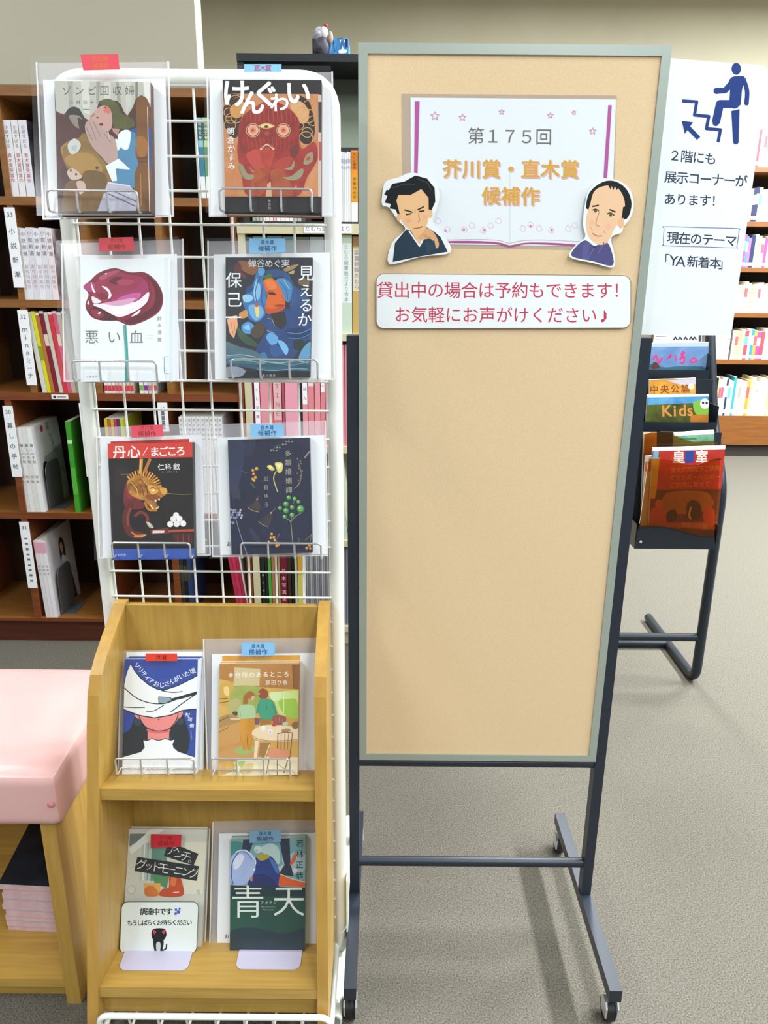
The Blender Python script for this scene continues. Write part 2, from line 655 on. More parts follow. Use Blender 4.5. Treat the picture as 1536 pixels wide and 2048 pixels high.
def shelf_row(items, Y, dep, zshelf, name, cat, rowdesc, group):
    """items: (pixel left, right and row of the foot, pixel row of the top, colour word, ink, options)"""
    for i, it in enumerate(items):
        xl, xr, yb, yt, word, ink, opt = it
        x0, x1 = at(xl, yb, Y).x, at(xr, yb, Y).x
        z1 = at((xl + xr) / 2, yt, Y).z
        lab = opt.get('label') or f'{word} {cat}, {ORD[i]} from the left {rowdesc}'
        volume(name, x0 + 0.0003, x1 - 0.0003, zshelf, z1, Y, opt.get('dep', dep), ink, lab, cat, group,
               opt.get('bands', ()), opt.get('txt'), opt.get('lean', 0.0), opt.get('side'), opt.get('art'))


RED_T = '#b04a50'
# top row: three white magazines, last one shows its dark cover
shelf_row([
    (21, 39, 393, 240, 'white', '#e2e2e8', {'txt': [('小説すばる', .06, .36, '#6b6b74'), ('直木賞受賞作', .42, .82, RED_T)]}),
    (40, 53, 393, 240, 'white', '#e6e2e4', {'txt': [('小説すばる', .06, .36, '#6b6b74'), ('直木賞受賞作', .42, .82, RED_T)]}),
    (54, 71, 393, 240, 'white', '#e0dfe8', {'txt': [('小説すばる', .06, .36, '#6b6b74'), ('直木賞受賞作', .42, .82, RED_T)], 'side': '#1d1c24~#4a4650~14'}),
], YS, 0.21, ZT['a'], 'magazine', 'magazine', 'in the top left pigeonhole', 'white magazines in the top row')
shelf_row([
    (402, 412, 387, 235, 'light blue', '#8fc3d6', {'bands': [(.03, .28, '#2e5560'), (.36, .72, '#3f7f9c'), (.73, 1, '#e8eaee')], 'txt': [('別冊文春', .05, .27, '#d8eef2')],
      'label': 'light blue magazine with white foot seen through the wire mesh'}),
    (413, 424, 387, 235, 'pale green', '#b9d39a', {'bands': [(.03, .28, '#3c5a40'), (.36, .72, '#5f8f6a'), (.73, 1, '#ecece6')], 'txt': [('別冊文春', .05, .27, '#e4f0d8')],
      'label': 'pale green magazine beside the light blue one behind the wire mesh'}),
], YS, 0.21, ZT['a'], 'magazine', 'magazine', '', 'magazines behind the mesh in the top row')
shelf_row([(43 + i * 12.6, 43 + (i + 1) * 12.6, 597, 455 + (1.5 if i % 2 else 0), 'white', c, {
    'txt': [('小説新潮', .03, .40, '#5d5d66'), ('創作特集号', .5, .85, '#b7a2ac')], **({'side': '#cfccd4~#5a3138~11'} if i == 5 else {})})
    for i, c in enumerate(['#dcdde2', '#e2e2e9', '#d8d5e0', '#e3e3ea', '#d9d8e2', '#e6dcde'])],
    YS, 0.21, ZT['b'], 'magazine', 'magazine', 'of the white row under the top left pigeonhole', 'white magazines in the second row')
cols3 = [('pale grey', '#cfd2cc', 10), ('yellow', '#d2d22a', 8), ('orange brown', '#b0713c', 8), ('dark red', '#7a2230', 9), ('grey white', '#c9c3ba', 8), ('red', '#c83a40', 9), ('pink', '#d0567c', 8), ('beige', '#b5a593', 10), ('grey', '#8a8d84', 9)]
x = 85.0
items = []
for w_, c_, wd in cols3:
    items.append((x, x + wd * 0.95, 784, 624 + rnd.uniform(-2, 4), w_, c_, {'lean': -0.022 if w_ != 'pale grey' else -0.022, 'bands': [(.0, .03, '#d8d8d4')] + ([(.28, .42, '#d8c8b8')] if w_ in ('dark red', 'pink') else []) if w_ != 'yellow' else [(.42, .6, '#8a9a1e')]}))
    x += wd * 0.95 + 0.25
shelf_row(items, YS, 0.22, ZT['c'], 'magazine', 'magazine', 'of the leaning coloured row', 'leaning coloured magazines')
# feet of small books below the flower book
x = 209
items = []
for i, c in enumerate(['#e8e2e4', '#e6dfe2', '#e9e4e6', '#d8c2be', '#dcc9c2', '#b7aca4', '#cfc8c0', '#c2b8a6']):
    items.append((x, x + 7, 779, 700, 'white and red', c, {'bands': [(.82, .95, '#c9404a')]}))
    x += 7.4
shelf_row(items, YS, 0.19, ZT['c'], 'magazine', 'magazine', 'under the maroon flower book', 'thin magazines under the flower book')
x = 279
items = []
for i, c in enumerate(['#e2e4ec', '#dfdfe8', '#c9ccd0', '#b9c0b8']):
    items.append((x, x + 8, 778, 705, 'pale', c, {'bands': [(.8, .92, ['#7fae3a', '#7a3a8c', '#d0707a', '#c05050'][i])]}))
    x += 9
shelf_row(items, YS, 0.19, ZT['c'], 'magazine', 'magazine', 'in the pigeonhole end under the maroon flower book', 'thin magazines at the pigeonhole end')


# fourth row: white leaning magazines with a visible grey photo cover
def cover_notebook(b):
    xs = at(90, 1020, YS).x
    d = Draw(b, lambda u, v: Vector((xs - 0.012 * (1 - v / 300) + 0.0006, YS + u / 1000, ZT['d'] + 0.292 * (1 - v / 300))), (1, 0, 0), step=1e-4)
    d.p('#d5d3d6', [(2, 2), (208, 2), (208, 298), (2, 298)])
    d.p('#8d8d92~#b5b5b8~20', [(60, 120), (208, 100), (208, 298), (70, 298)])
    d.s('#2e2c30', [(40, 150), (75, 140), (90, 200), (85, 297), (45, 297)])
    d.t('#55555c', '暮しの手帖', 120, 20, 150, 110, 28)
    d.c('#b23a48', 75, 20, 12)


shelf_row([(52 + i * 9.6, 52 + (i + 1) * 9.6, 1020, 856, 'white', c, {'lean': -0.012, 'txt': [('暮しの手帖', .18, .42, '#5d5d64'), ('特集', .55, .66, '#a07a84')], **({'art': cover_notebook} if i == 3 else {})})
           for i, c in enumerate(['#d3d6d0', '#e2e2e2', '#d9dcd8', '#e6e8ea'])], YS, 0.212, ZT['d'], 'magazine', 'magazine', 'of the leaning white set beside the green magazine', 'white magazines in the fourth row')
shelf_row([(150, 160, 1015, 843, 'green', '#3f9a2e', {'bands': [(.2, .24, '#c8e8b8'), (.5, .8, '#57b23c')], 'label': 'thin bright green magazine standing alone left of the white rack pole'})],
          YS, 0.21, ZT['d'], 'magazine', 'magazine', '', None)
x = 226
items = []
for i, (w_, c) in enumerate([('yellow', '#cbb72e'), ('orange red', '#b5602a'), ('yellow', '#c2b23a'), ('magenta', '#b8327a'), ('dark', '#55403a'), ('lime yellow', '#bcc23a')]):
    items.append((x, x + 5.8, 1015, 838, w_, c, {}))
    x += 6.1
shelf_row(items, YS, 0.2, ZT['d'], 'magazine', 'magazine', 'of the set above the dragon book', 'coloured magazines above the dragon book')
x = 370
items = []
for i in range(10):
    items.append((x, x + 8.1, 1015, 834, 'white', '#dfe0e6', {'txt': [('文芸春秋', .01, .2, '#33333c')]}))
    x += 8.4
shelf_row(items, YS, 0.2, ZT['d'], 'magazine', 'magazine', 'of the set under the dark painted book', 'white magazines behind the mesh')


# bottom row
def cover_woman(b):
    xs = at(115, 1233, YS).x
    d = Draw(b, lambda u, v: Vector((xs - 0.010 * (1 - v / 300) + 0.0006, YS + u / 1000, ZT['e'] + 0.302 * (1 - v / 300))), (1, 0, 0), step=1e-4)
    d.p('#b7b4b4~#c9c6c6~6', [(1, 1), (216, 1), (216, 299), (1, 299)])
    d.s('#2a211f', [(98, 60), (118, 40), (140, 62), (142, 110), (130, 130), (118, 100), (105, 130), (95, 140)])
    d.s('#c79a86', [(106, 66), (122, 60), (128, 85), (115, 100), (106, 88)])
    d.s('#d9d8dc', [(95, 140), (110, 108), (135, 118), (160, 150), (165, 190), (110, 190), (88, 178)])
    d.p('#33363c', [(98, 180), (165, 178), (190, 298), (90, 298)])


shelf_row([(92 + i * 7.8, 92 + (i + 1) * 7.8, 1233, 1082, 'white and pink', c, {'lean': -0.010, 'bands': [(.02, .16, '#d8a0b4')], 'txt': [('特集号', .3, .45, '#8a8a92')], **({'art': cover_woman} if i == 2 else {})})
           for i, c in enumerate(['#d8d6da', '#e0dde2', '#e4e4ea'])], YS, 0.216, ZT['e'], 'magazine', 'magazine', 'of the bottom set by the rack pole', 'white magazines in the bottom row')
x = 358
items = []
for i, (w_, c) in enumerate([('black', '#1f2120'), ('dark green', '#2c342a'), ('black', '#191a1c'), ('dark blue', '#2b3a66')]):
    items.append((x, x + 6.5, 1200, 1085, w_, c, {'bands': [(.3, .5, '#3c4038')]}))
    x += 6.8
shelf_row(items, YS, 0.21, ZT['e'], 'magazine', 'magazine', 'of the set just above the oak stand', 'dark magazines above the oak stand')
x = 478
items = []
for i, (w_, c, wd) in enumerate([('crimson', '#b02c4c', 7), ('crimson', '#ba3454', 7), ('crimson', '#a82a48', 6), ('white', '#d8d4d4', 3.5)]):
    items.append((x, x + wd, 1232, 1085, w_, c, {'lean': -0.035}))
    x += wd + 0.3
shelf_row(items, YS, 0.21, ZT['e'], 'magazine', 'magazine', 'of the leaning crimson set beside the bookcase end', 'crimson magazines by the bookcase end')


def bookend(x, y, z, h, m, label):
    b = MB()
    prof = [(y + yy, z + zz + 0.002) for yy, zz in rrect(0, -0.03, 0.12, h, 0.035) if zz > -0.001] + [(y, z + 0.002), (y + 0.12, z + 0.002)]
    cy, cz = y + 0.06, z + h * 0.4
    prof = sorted(prof, key=lambda p: math.atan2(p[1] - cz, p[0] - cy))
    b.prism([(x, p[0], p[1]) for p in prof], (0.0015, 0, 0), m)
    b.box(x + 0.0015, x + 0.045, y + 0.01, y + 0.11, z, z + 0.0015, m)
    return tag(b.build('bookend'), label, 'bookend')


bookend(at(92, 1019, YS).x + 0.004, YS + 0.02, ZT['d'], 0.16, 'bookend_grey', 'grey metal bookend holding the white magazines left of the green one')
bookend(at(117, 1233, YS).x + 0.004, YS + 0.02, ZT['e'], 0.17, 'bookend_grey', 'grey metal bookend beside the magazine with a woman on its cover')

# ------------------------------------------------------------------ cream steel shelving with a black cabinet on top
CX0, CX1, CB = -0.4530, 0.43, 2.82
t = thing('steel_shelving', ((CX0 + CX1) / 2, 2.66, 0), 'cream steel shelving unit with pink binders behind the wire rack and notice board', 'shelving')
CZ = [1.418, 1.0925, 0.7285, 0.400, 0.077]


def spart(name, x0, x1, y0, y1, z0, z1, m):
    b = MB()
    b.box(x0, x1, y0, y1, z0, z1, m)
    return b.build(name, t)


for x in (CX0, CX1 - 0.022):
    spart('upright', x, x + 0.022, 2.496, CB, 0, 1.389, 'cream_steel')
for z, th in zip(CZ, (0.030, 0.022, 0.022, 0.022, 0.022)):
    spart('shelf', CX0 + (0.022 if z < 1.4 else 0), CX1 - (0.022 if z < 1.4 else 0), 2.49, CB, z - th, z, 'cream_steel')
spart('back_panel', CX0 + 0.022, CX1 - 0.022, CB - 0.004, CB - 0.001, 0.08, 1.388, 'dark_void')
spart('kick_plate', CX0 + 0.022, CX1 - 0.022, 2.51, 2.52, 0, 0.055, 'cream_steel')
b = MB()
a, c = at(608, 448, 2.49), at(703, 464, 2.49)
b.box(a.x, c.x, 2.4875, 2.4895, 1.391, 1.4165, 'paper_white')
for i, ch in enumerate('たむら図書館より'):
    vs, fs = glyph(ch)
    cx = a.x + (c.x - a.x) * (i + 0.6) / 8.2
    b.add([(cx + gx * 0.017, 2.487, 1.404 + gy * 0.017) for gx, gy in vs], fs, '#4a5a86')
b.build('shelf_label', t)

t = thing('black_cabinet', (-0.06, 2.66, 1.418), 'open black cabinet standing on top of the cream steel shelving', 'cabinet')
KX0, KX1, KT = -0.432, 0.30, 1.872
for nm, bx in (('side_panel', (KX0, KX0 + 0.018, 2.5, 2.8, 1.418, KT - 0.02)), ('side_panel', (KX1 - 0.018, KX1, 2.5, 2.8, 1.418, KT - 0.02)),
               ('top_board', (KX0, KX1, 2.495, 2.8, KT - 0.02, KT)), ('back_panel', (KX0 + 0.018, KX1 - 0.018, 2.79, 2.8, 1.42, KT - 0.02)),
               ('bottom_board', (KX0 + 0.018, KX1 - 0.018, 2.5, 2.79, 1.418, 1.424))):
    b = MB()
    b.box(*bx, 'black_cabinet')
    b.build(nm, t)
b = MB()
z0, z1 = at(690, 296, 2.56).z, at(690, 150, 2.7).z
b.prism([(at(668, 300, 2.56).x, 2.56, z0), (0.20, 2.56, z0), (0.16, 2.72, z1), (at(668, 150, 2.72).x - 0.01, 2.72, z1)], (0, 0.004, 0.004), 'grey_flap')
b.box(at(668, 300, 2.56).x, 0.25, 2.54, 2.76, z0 - 0.012, z0 - 0.001, 'black_cabinet')
b.build('display_flap', t)

BY = 2.505
# magazines standing in the black cabinet
items = []
x = 505
for i, (w_, c, wd, bd) in enumerate([('grey green', '#93a596', 7, '#5d7364'), ('grey green', '#9fb0a2', 7, '#647a6c'), ('pale green', '#b5c4b2', 6, '#7a8f7c'), ('white', '#e4e2e4', 5, '#c85a64'),
                                     ('red and white', '#e6dade', 7, '#d04a5c'), ('red and white', '#e2d4da', 7, '#d85468'), ('pink', '#dcb4be', 6, '#c84a60'), ('white', '#e4e4ea', 8, '#8a90a4'),
                                     ('white', '#dfe0e8', 8, '#858ca0'), ('white', '#e6e6ec', 8, '#9298a8'), ('white', '#e0e1e8', 7, '#80879c'), ('grey', '#b9bcc2', 8, '#6d7280'), ('grey', '#b0b3ba', 8, '#666c7a'), ('dark', '#4a4c54', 8, '#33353c'), ('black', '#1d1e22', 10, '#2a2b30')]):
    items.append((x, x + wd, 443, 330 if i < 13 else 345, w_, c, {'bands': [(.80, .9, bd)]}))
    x += wd + 0.5
shelf_row(items, BY, 0.2, 1.424, 'magazine', 'magazine', 'along the black cabinet floor', 'magazines on the black cabinet floor')
items = []
x = 658
for i in range(11):
    items.append((x, x + 3.9, 440, 303 + (i % 3), 'white', ['#dfe3e8', '#d4d9e0', '#e6e9ec'][i % 3], {'bands': [(.1, .16, '#aab4c0'), (.2, .24, '#b4bcc6')]}))
    x += 4.0
shelf_row(items, BY, 0.2, 1.424, 'magazine', 'magazine', 'of the thin stack left of the orange spine', 'thin white magazines by the orange spine')
shelf_row([(702.5, 716, 440, 301, 'orange', '#d98a2e', {'bands': [(.02, .26, '#c2701e'), (.34, .70, '#d9962e'), (.72, 1, '#e8e8ea')], 'txt': [('オール讀物', .03, .26, '#3a2a18'), ('新春特大号', .36, .68, '#5a4a1e')],
    'label': 'orange magazine with a white foot right of the thin white magazines'}),
    (717, 730, 440, 301, 'orange', '#d98a2e', {'label': 'orange magazine half hidden by the left edge of the notice board'})], BY, 0.2, 1.424, 'magazine', 'magazine', '', None)

# second cream shelf: files
items = [(497, 512, 665, 474, 'dark teal', '#3f5a58', {}), (513, 540, 665, 473, 'dark teal', '#4a6866', {'bands': [(.0, .06, '#5d7f7c')]}), (541, 570, 665, 472, 'teal', '#56787a', {}), (571, 596, 665, 473, 'teal', '#4e6c6e', {}),
         (597, 622, 665, 474, 'dark olive', '#4a4a38', {}), (623, 650, 665, 474, 'grey', '#74807a', {}), (651, 681, 665, 474, 'dark green', '#4c6052', {}),
         (682, 704.5, 665, 470, 'pale green', '#b9cbb9', {'bands': [(.08, .68, '#d3dedd')], 'txt': [('たむら図書館だより合本', .09, .67, '#6b7480')], 'label': 'pale green file with a long written spine label right of the rack pole'}),
         (705.5, 722, 665, 473, 'tan', '#b99a58', {'bands': [(.0, .1, '#8a6a40'), (.12, .55, '#cfc6b8')], 'txt': [('図書館報たむら', .13, .54, '#7a6a7a')], 'label': 'tan file beside the pale green file behind the notice board'})]
shelf_row(items, BY, 0.24, CZ[1], 'file_folder', 'file', 'on the cream shelf behind the dark painted book', 'files on the second cream shelf')

# third cream shelf: pink binders
pk = '#d88a9a'
items = [(508, 512, 892, 690, 'dark purple', '#5a2a4a', {}),
         (513, 523.5, 892, 690, 'magenta', '#d96a9c', {'bands': [(.1, .78, '#eee8f2')], 'txt': [('かみかくし文庫', .12, .75, '#6a5a80')]}),
         (524.5, 543, 892, 690, 'pink', '#d98f9c', {}), (544, 549, 892, 692, 'rose', '#d8707e', {}),
         (550, 566, 892, 690, 'rose', '#d4707c', {'bands': [(.05, .74, '#dcb0b6')], 'txt': [('ＡＧＡＴＩＮＥ', .08, .72, '#9a6a78')]}),
         (567, 572, 892, 692, 'dark rose', '#a8505c', {}),
         (573, 601, 892, 690, 'light pink', '#e39ab0', {}), (602, 606, 892, 692, 'black', '#2a2030', {}),
         (607, 617, 892, 690, 'pink', '#dd8fa0', {'bands': [(.1, .58, '#eceaf2')], 'txt': [('ゆめのほん', .12, .56, '#5a5a7a')]}),
         (618, 630, 892, 690, 'pink', '#d5848e', {'bands': [(.1, .4, '#dcd2d2')], 'txt': [('図書館', .14, .38, '#4a4048')]}),
         (631, 642, 892, 690, 'pink', '#de909a', {}), (643, 651, 892, 690, 'pink', '#d8808c', {'bands': [(.1, .46, '#ece6ec')], 'txt': [('えほん', .16, .44, '#5a4a5a')]}),
         (652, 671, 892, 690, 'pink', '#d98a98', {}), (672, 690, 892, 690, 'pink', '#da8c9a', {}),
         (691, 700, 892, 690, 'pink', '#d5808e', {}), (701, 714, 892, 690, 'pink', '#dc8c9c', {'bands': [(.04, .46, '#f0e8ee')], 'txt': [('図書館ふくし部', .08, .44, '#5a5a70')]}), (715, 730, 892, 690, 'pink', '#d98a98', {})]
shelf_row(items, BY, 0.26, CZ[2], 'binder', 'binder', 'in the pink row on the cream shelving', 'pink binders on the third cream shelf')

# fourth cream shelf: leaning files
items = [(500, 530, 1078, 905, 'brown', '#7a5a40', {}), (531, 575, 1078, 905, 'grey', '#8a8f88', {}), (576, 620, 1078, 905, 'cream', '#b9b29a', {}), (621, 660, 1078, 905, 'grey', '#8f968c', {}),
         (672, 684, 1078, 905, 'sage green', '#8ea28e', {'lean': -0.03}), (685, 697, 1078, 908, 'pale sage', '#b5c9b8', {'lean': -0.035, 'bands': [(.3, .6, '#d0d8d0')], 'txt': [('みんぱく', .32, .58, '#6a726a')]}), (698, 710, 1078, 912, 'pale cream', '#c9d0bc', {'lean': -0.04})]
shelf_row(items, BY, 0.24, CZ[3], 'file_folder', 'file', 'on the cream shelf under the pink binders', 'files on the fourth cream shelf')

# lowest cream shelf: mixed spines and thin grey magazines
items = [(521, 526, 1240, 1095, 'black', '#1c1e1e', {}), (527, 533, 1240, 1096, 'black', '#222a26', {'txt': [('現代史', .3, .6, '#b8c8b8')]}), (534, 539, 1240, 1095, 'black', '#1d2522', {}),
         (540, 546, 1240, 1096, 'green', '#4f9a44', {}), (547, 553, 1240, 1095, 'brown', '#a0704a', {}), (554, 558, 1240, 1095, 'dark brown', '#4a3026', {}),
         (559, 563, 1240, 1095, 'tan', '#a88a5a', {}), (564, 577, 1240, 1096, 'maroon', '#701c34', {'txt': [('日本写真家集', .25, .8, '#e0c8ce')]}), (578, 585, 1240, 1096, 'dark brown', '#3a2c20', {}), (586, 591, 1240, 1096, 'black', '#1e1a18', {}),
         (592, 597, 1240, 1095, 'pale green', '#a9b9a0', {}), (598, 607, 1240, 1095, 'yellow', '#c9c05a', {'bands': [(.1, .35, '#d09a2e')]}), (608, 614, 1240, 1096, 'white', '#d8d8dc', {})]
x = 615
for i in range(15):
    items.append((x, x + 3.4, 1240, 1097 + (i * 7) % 3, 'thin grey', ['#8d8f96', '#70727a', '#a4a6ac'][i % 3], {}))
    x += 3.7
for xx in (689, 693, 697, 701, 706):
    items.append((xx, xx + 3.4, 1240, 1098, 'thin slate', ['#6f7686', '#858a98'][xx % 2], {}))
shelf_row(items, BY, 0.24, CZ[4], 'magazine', 'magazine', 'on the lowest shelf of the cream shelving', 'spines on the lowest cream shelf')

# blue picture box and little figure on top of the black cabinet
b = MB()
a, c = at(652, 106, 2.56), at(697, 76, 2.56)
zt = at(680, 76, 2.56).z
b.box(at(625, 104, 2.56).x, c.x, 2.56, 2.66, KT, zt, '#1f3f8c~#4f9ad0~30')
b.box(at(625, 104, 2.56).x, at(650, 104, 2.56).x, 2.5585, 2.56, KT + 0.002, zt - 0.002, '#20242c~#4a5266~50')
d = Draw(b, lambda x, y: at(600 + x / 12.8, 40 + y / 12.8, 2.559), (0, -1, 0))
d.s('#dfe8f4', [(990, 780), (1060, 740), (1090, 660), (1120, 740), (1190, 760), (1180, 840), (1000, 850)])
d.p('#2a1f5a', [(1150, 480), (1220, 480), (1220, 700), (1170, 690)])
d.l('#dfe8f4', 22, [(1050, 500), (1020, 590)])
d.l('#dfe8f4', 26, [(1130, 510), (1140, 580)])
d.l('#7fc0e8', 18, [(790, 520), (800, 700), (760, 830)], True)
d.l('#12307a', 16, [(860, 520), (870, 700), (890, 800)], True)
tag(b.build('picture_box'), 'small blue patterned box lying on top of the black cabinet', 'box')
b = MB()
p = at(643, 104, 2.535)
px = lambda q: q / 1547 * 2.3
b.ball((p.x, p.y, KT + 0.028), 0.022, 0.018, 0.030, '#3a3640~#5a5664~60')
b.ball((p.x - 0.006, p.y, KT + 0.058), 0.016, 0.014, 0.020, '#cfcdd8~#8a8794~70')
b.ball((p.x + 0.008, p.y - 0.004, KT + 0.062), 0.012, 0.010, 0.016, '#d9d6e0')
b.ball((p.x + 0.013, p.y - 0.004, KT + 0.079), 0.006, 0.006, 0.006, '#a8323c')
b.ball((p.x + 0.026, p.y, KT + 0.05), 0.008, 0.008, 0.017, '#a5927f')
tag(b.build('figurine'), 'small dark and white figurine with red top beside the blue box', 'figurine')

# ------------------------------------------------------------------ far wooden bookcase on the right
FY, FB = 5.45, 5.80
FX0, FX1 = 1.95, 3.30
FZ = [0.300, 0.693, 1.0095, 1.305, 1.594, 1.925]
t = thing('wooden_bookcase', (2.6, 5.6, 0), 'far brown wooden bookcase full of books behind the black magazine rack', 'bookcase')


def fpart(name, x0, x1, y0, y1, z0, z1, m):
    b = MB()
    b.box(x0, x1, y0, y1, z0, z1, m)
    return b.build(name, t)


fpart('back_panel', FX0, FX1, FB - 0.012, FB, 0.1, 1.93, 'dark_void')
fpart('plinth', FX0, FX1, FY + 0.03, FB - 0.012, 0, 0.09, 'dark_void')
fpart('base_board', FX0, FX1, FY, FY + 0.02, 0.09, FZ[0] - 0.028, 'far_wood')
for i, z in enumerate(FZ):
    fpart('shelf' if i < 5 else 'top_board', FX0 + (0.02 if i < 5 else 0), FX1 - (0.02 if i < 5 else 0), FY, FB - (0.012 if i < 5 else 0), z - (0.030 if i else 0.028), z, 'far_wood')
for x in (FX0, FX1 - 0.02):
    fpart('side_panel', x, x + 0.02, FY, FB - 0.012, 0, FZ[5] - 0.030, 'far_wood')

PAL = [('white', '#cfccc0'), ('cream', '#cfc69a'), ('ivory', '#d2c9ae'), ('cream', '#c9bf90'), ('white', '#c9cacb'), ('pale yellow', '#cfc27a'), ('pale grey', '#a9adae')]
BR = [('pink', '#d8407a'), ('blue', '#2f78b8'), ('red', '#c8404a'), ('pale blue', '#9cc4d4'), ('orange', '#d9853a'), ('teal', '#2f8a90'), ('navy', '#262a4a'), ('light green', '#9cc48a'), ('purple', '#9a5aa8')]
ROWS = [  # start px, foot row px, tallest, chance of bright, name
    (1505, 330, 0.235, 0.10, 'standing on top'), (1494, 440, 0.215, 0.12, 'in the top row'), (1478, 532, 0.215, 0.5, 'in the second row'), (1462, 623, 0.205, 0.06, 'in the third row'),
    (1410, 717, 0.215, 0.28, 'in the fourth row'), (1412, 830, 0.275, 0.4, 'in the lowest row')]
SEQ = {2: ['white', 'pink', 'blue', 'purple', 'navy', 'pale blue', 'white', 'white', 'pink', 'cream'],
       4: ['white', 'white', 'pink', 'white', 'cream', 'pale grey', 'white', 'white', 'ivory', 'pale yellow', 'pale yellow', 'cream', 'red', 'white', 'blue', 'orange', 'pink', 'red', 'white', 'white', 'white'],
       5: ['pink', 'blue', 'light green', 'pale yellow', 'pale grey', 'pale blue', 'white', 'navy', 'pale blue', 'white', 'teal', 'pale grey', 'white', 'white', 'cream', 'orange', 'pale yellow', 'cream', 'white', 'white', 'ivory', 'white'],
       1: ['white', 'navy', 'navy', 'cream', 'pale blue', 'white', 'white'], 0: ['white', 'red', 'white', 'white', 'cream']}
for r, (sx, fy_, hmax, pb, nm) in enumerate(ROWS):
    z0 = FZ[5 - r]
    x = at(sx, fy_, FY + 0.02).x
    xe = at(1560, fy_, FY + 0.02).x
    i = 0
    while x < xe:
        w = rnd.uniform(0.013, 0.026)
        sq = SEQ.get(r, [])
        if i < len(sq):
            word, ink = next(p for p in PAL + BR if p[0] == sq[i])
        else:
            word, ink = rnd.choice(BR) if rnd.random() < pb else rnd.choice(PAL)
        h = hmax * rnd.uniform(0.86, 1.0)
        bands = [(.84, .94, '#dcdcd8')]
        q = rnd.random()
        if q < 0.45:
            bands.append((.2, .5, rnd.choice(['#b9b4a4', '#c8505a', '#5aa0c4', '#8a8a80', '#d8cfa0'])))
        n = 3 if word in ('white', 'cream', 'ivory', 'pale yellow') else 0
        txt = [(rnd.choice(['物語', '文学', '童話', '昔話', '絵本', '詩集']), .08, .34, rnd.choice(['#5a5448', '#7a4a4a', '#4a5a4a']))] if n and q > 0.3 else None
        volume('book', x, x + w, z0, z0 + h, FY + 0.02, 0.15, ink, f'{word} book, {ORD[i]} from the left {nm} of the far bookcase', 'book', f'books {nm} of the far bookcase', bands, txt)
        x += w + 0.0008
        if r == 4 and i == 7:
            b = MB()
            b.box(x + 0.001, x + 0.004, FY + 0.01, FY + 0.15, z0, z0 + 0.21, 'bookend_grey')
            tag(b.build('bookend'), 'grey metal bookend between pale books in the far bookcase', 'bookend')
            x += 0.012
        i += 1

# ------------------------------------------------------------------ black tube magazine rack on the right
t = thing('magazine_rack', (0.84, 2.35, 0), 'black steel tube magazine rack with stepped pockets right of the notice board', 'magazine rack')
LX, RX = 0.655, 1.022
for x, nm in ((RX, 'side_frame'), (LX, 'side_frame')):
    b = MB()
    b.tube(rounded([(x, 2.72, 0.016), (x, 2.245, 0.016), (x, 2.25, 0.66), (x - 0.012 if x > 0.8 else x + 0.012, 2.36, 0.86), (x - 0.03 if x > 0.8 else x + 0.03, 2.43, 1.13)], 0.05), 0.0155, 'rack_steel', 12)
    b.build(nm, t)
for y, z in ((2.25, 0.168), (2.50, 0.017)):
    b = MB()
    b.cyl((LX, y, z), (RX, y, z), 0.013, 'rack_steel')
    b.build('crossbar', t)
# three stepped pockets
zz = lambda y, Y: at(1350, y, Y).z
TIERS = [(2.00, 0.562, 0.598, zz(864, 2.067)), (2.12, zz(863, 2.12), zz(844, 2.12), zz(759, 2.187)), (2.24, zz(757, 2.24), zz(740, 2.24), zz(688, 2.307))]
TX0, TX1 = 0.690, 0.955
for i, (ty, zb, zt_, zback) in enumerate(TIERS):
    b = MB()
    x0, x1 = (TX0, (0.914, at(1434, 850, 2.12).x, at(1418, 745, 2.24).x)[i])
    if i == 0:
        b.prism([at(*B6(x, y), ty) for x, y in ((136, 1800), (240, 1796), (330, 1806), (440, 1832), (520, 1852), (600, 1866), (690, 1868))] + [(x1, ty, zb), (x0, ty, zb)], (0, 0.0018, 0), 'rack_steel')
    else:
        b.box(x0, x1, ty, ty + 0.0018, zb, zt_, 'rack_steel')
    b.box(x0, x1, ty + 0.0018, ty + 0.065, zb, zb + 0.002, 'rack_steel')
    b.box(x0, x1, ty + 0.065, ty + 0.067, zb, zback, 'rack_steel')
    b.box(x0, x0 + 0.002, ty + 0.0018, ty + 0.065, zb + 0.002, zb + 0.07, 'rack_steel')
    b.box(x1 - 0.002, x1, ty + 0.0018, ty + 0.065, zb + 0.002, zb + 0.07, 'rack_steel')
    if i == 0:
        b.ball((TX0 + 0.015, ty - 0.001, zb + 0.02), 0.004, 0.002, 0.004, 'chrome')
    b.build('pocket', t)
# arms carrying the pockets on the frames
b = MB()
for z, y in ((0.70, 2.30), (0.93, 2.37)):
    b.box(LX, RX, y + 0.012, y + 0.018, z, z + 0.05, 'rack_steel')
b.build('rear_bar', t)


def wavy(name, Y, pts, label):
    b = MB()
    b.prism([at(*B6(x, y), Y) for x, y in pts], (0, 0.002, 0), 'amber_acrylic')
    o = b.build(name, t)
    o['label'] = label
    return o


wavy('acrylic_front', 1.996, smooth_loop([(165, 1330), (210, 1312), (300, 1310), (400, 1325), (480, 1350), (560, 1352), (640, 1325), (700, 1305), (735, 1305)])[4:-8] +
     [(735, 1300), (690, 1880), (560, 1870), (440, 1835), (320, 1805), (140, 1812)], 'amber clear acrylic front with wavy edge')
wavy('acrylic_divider', 2.040, [(180, 1130), (230, 1115), (300, 1112), (360, 1122), (420, 1145), (480, 1170), (540, 1185), (640, 1180), (715, 1178), (690, 1880), (150, 1890)], 'amber clear acrylic divider with wavy edge')


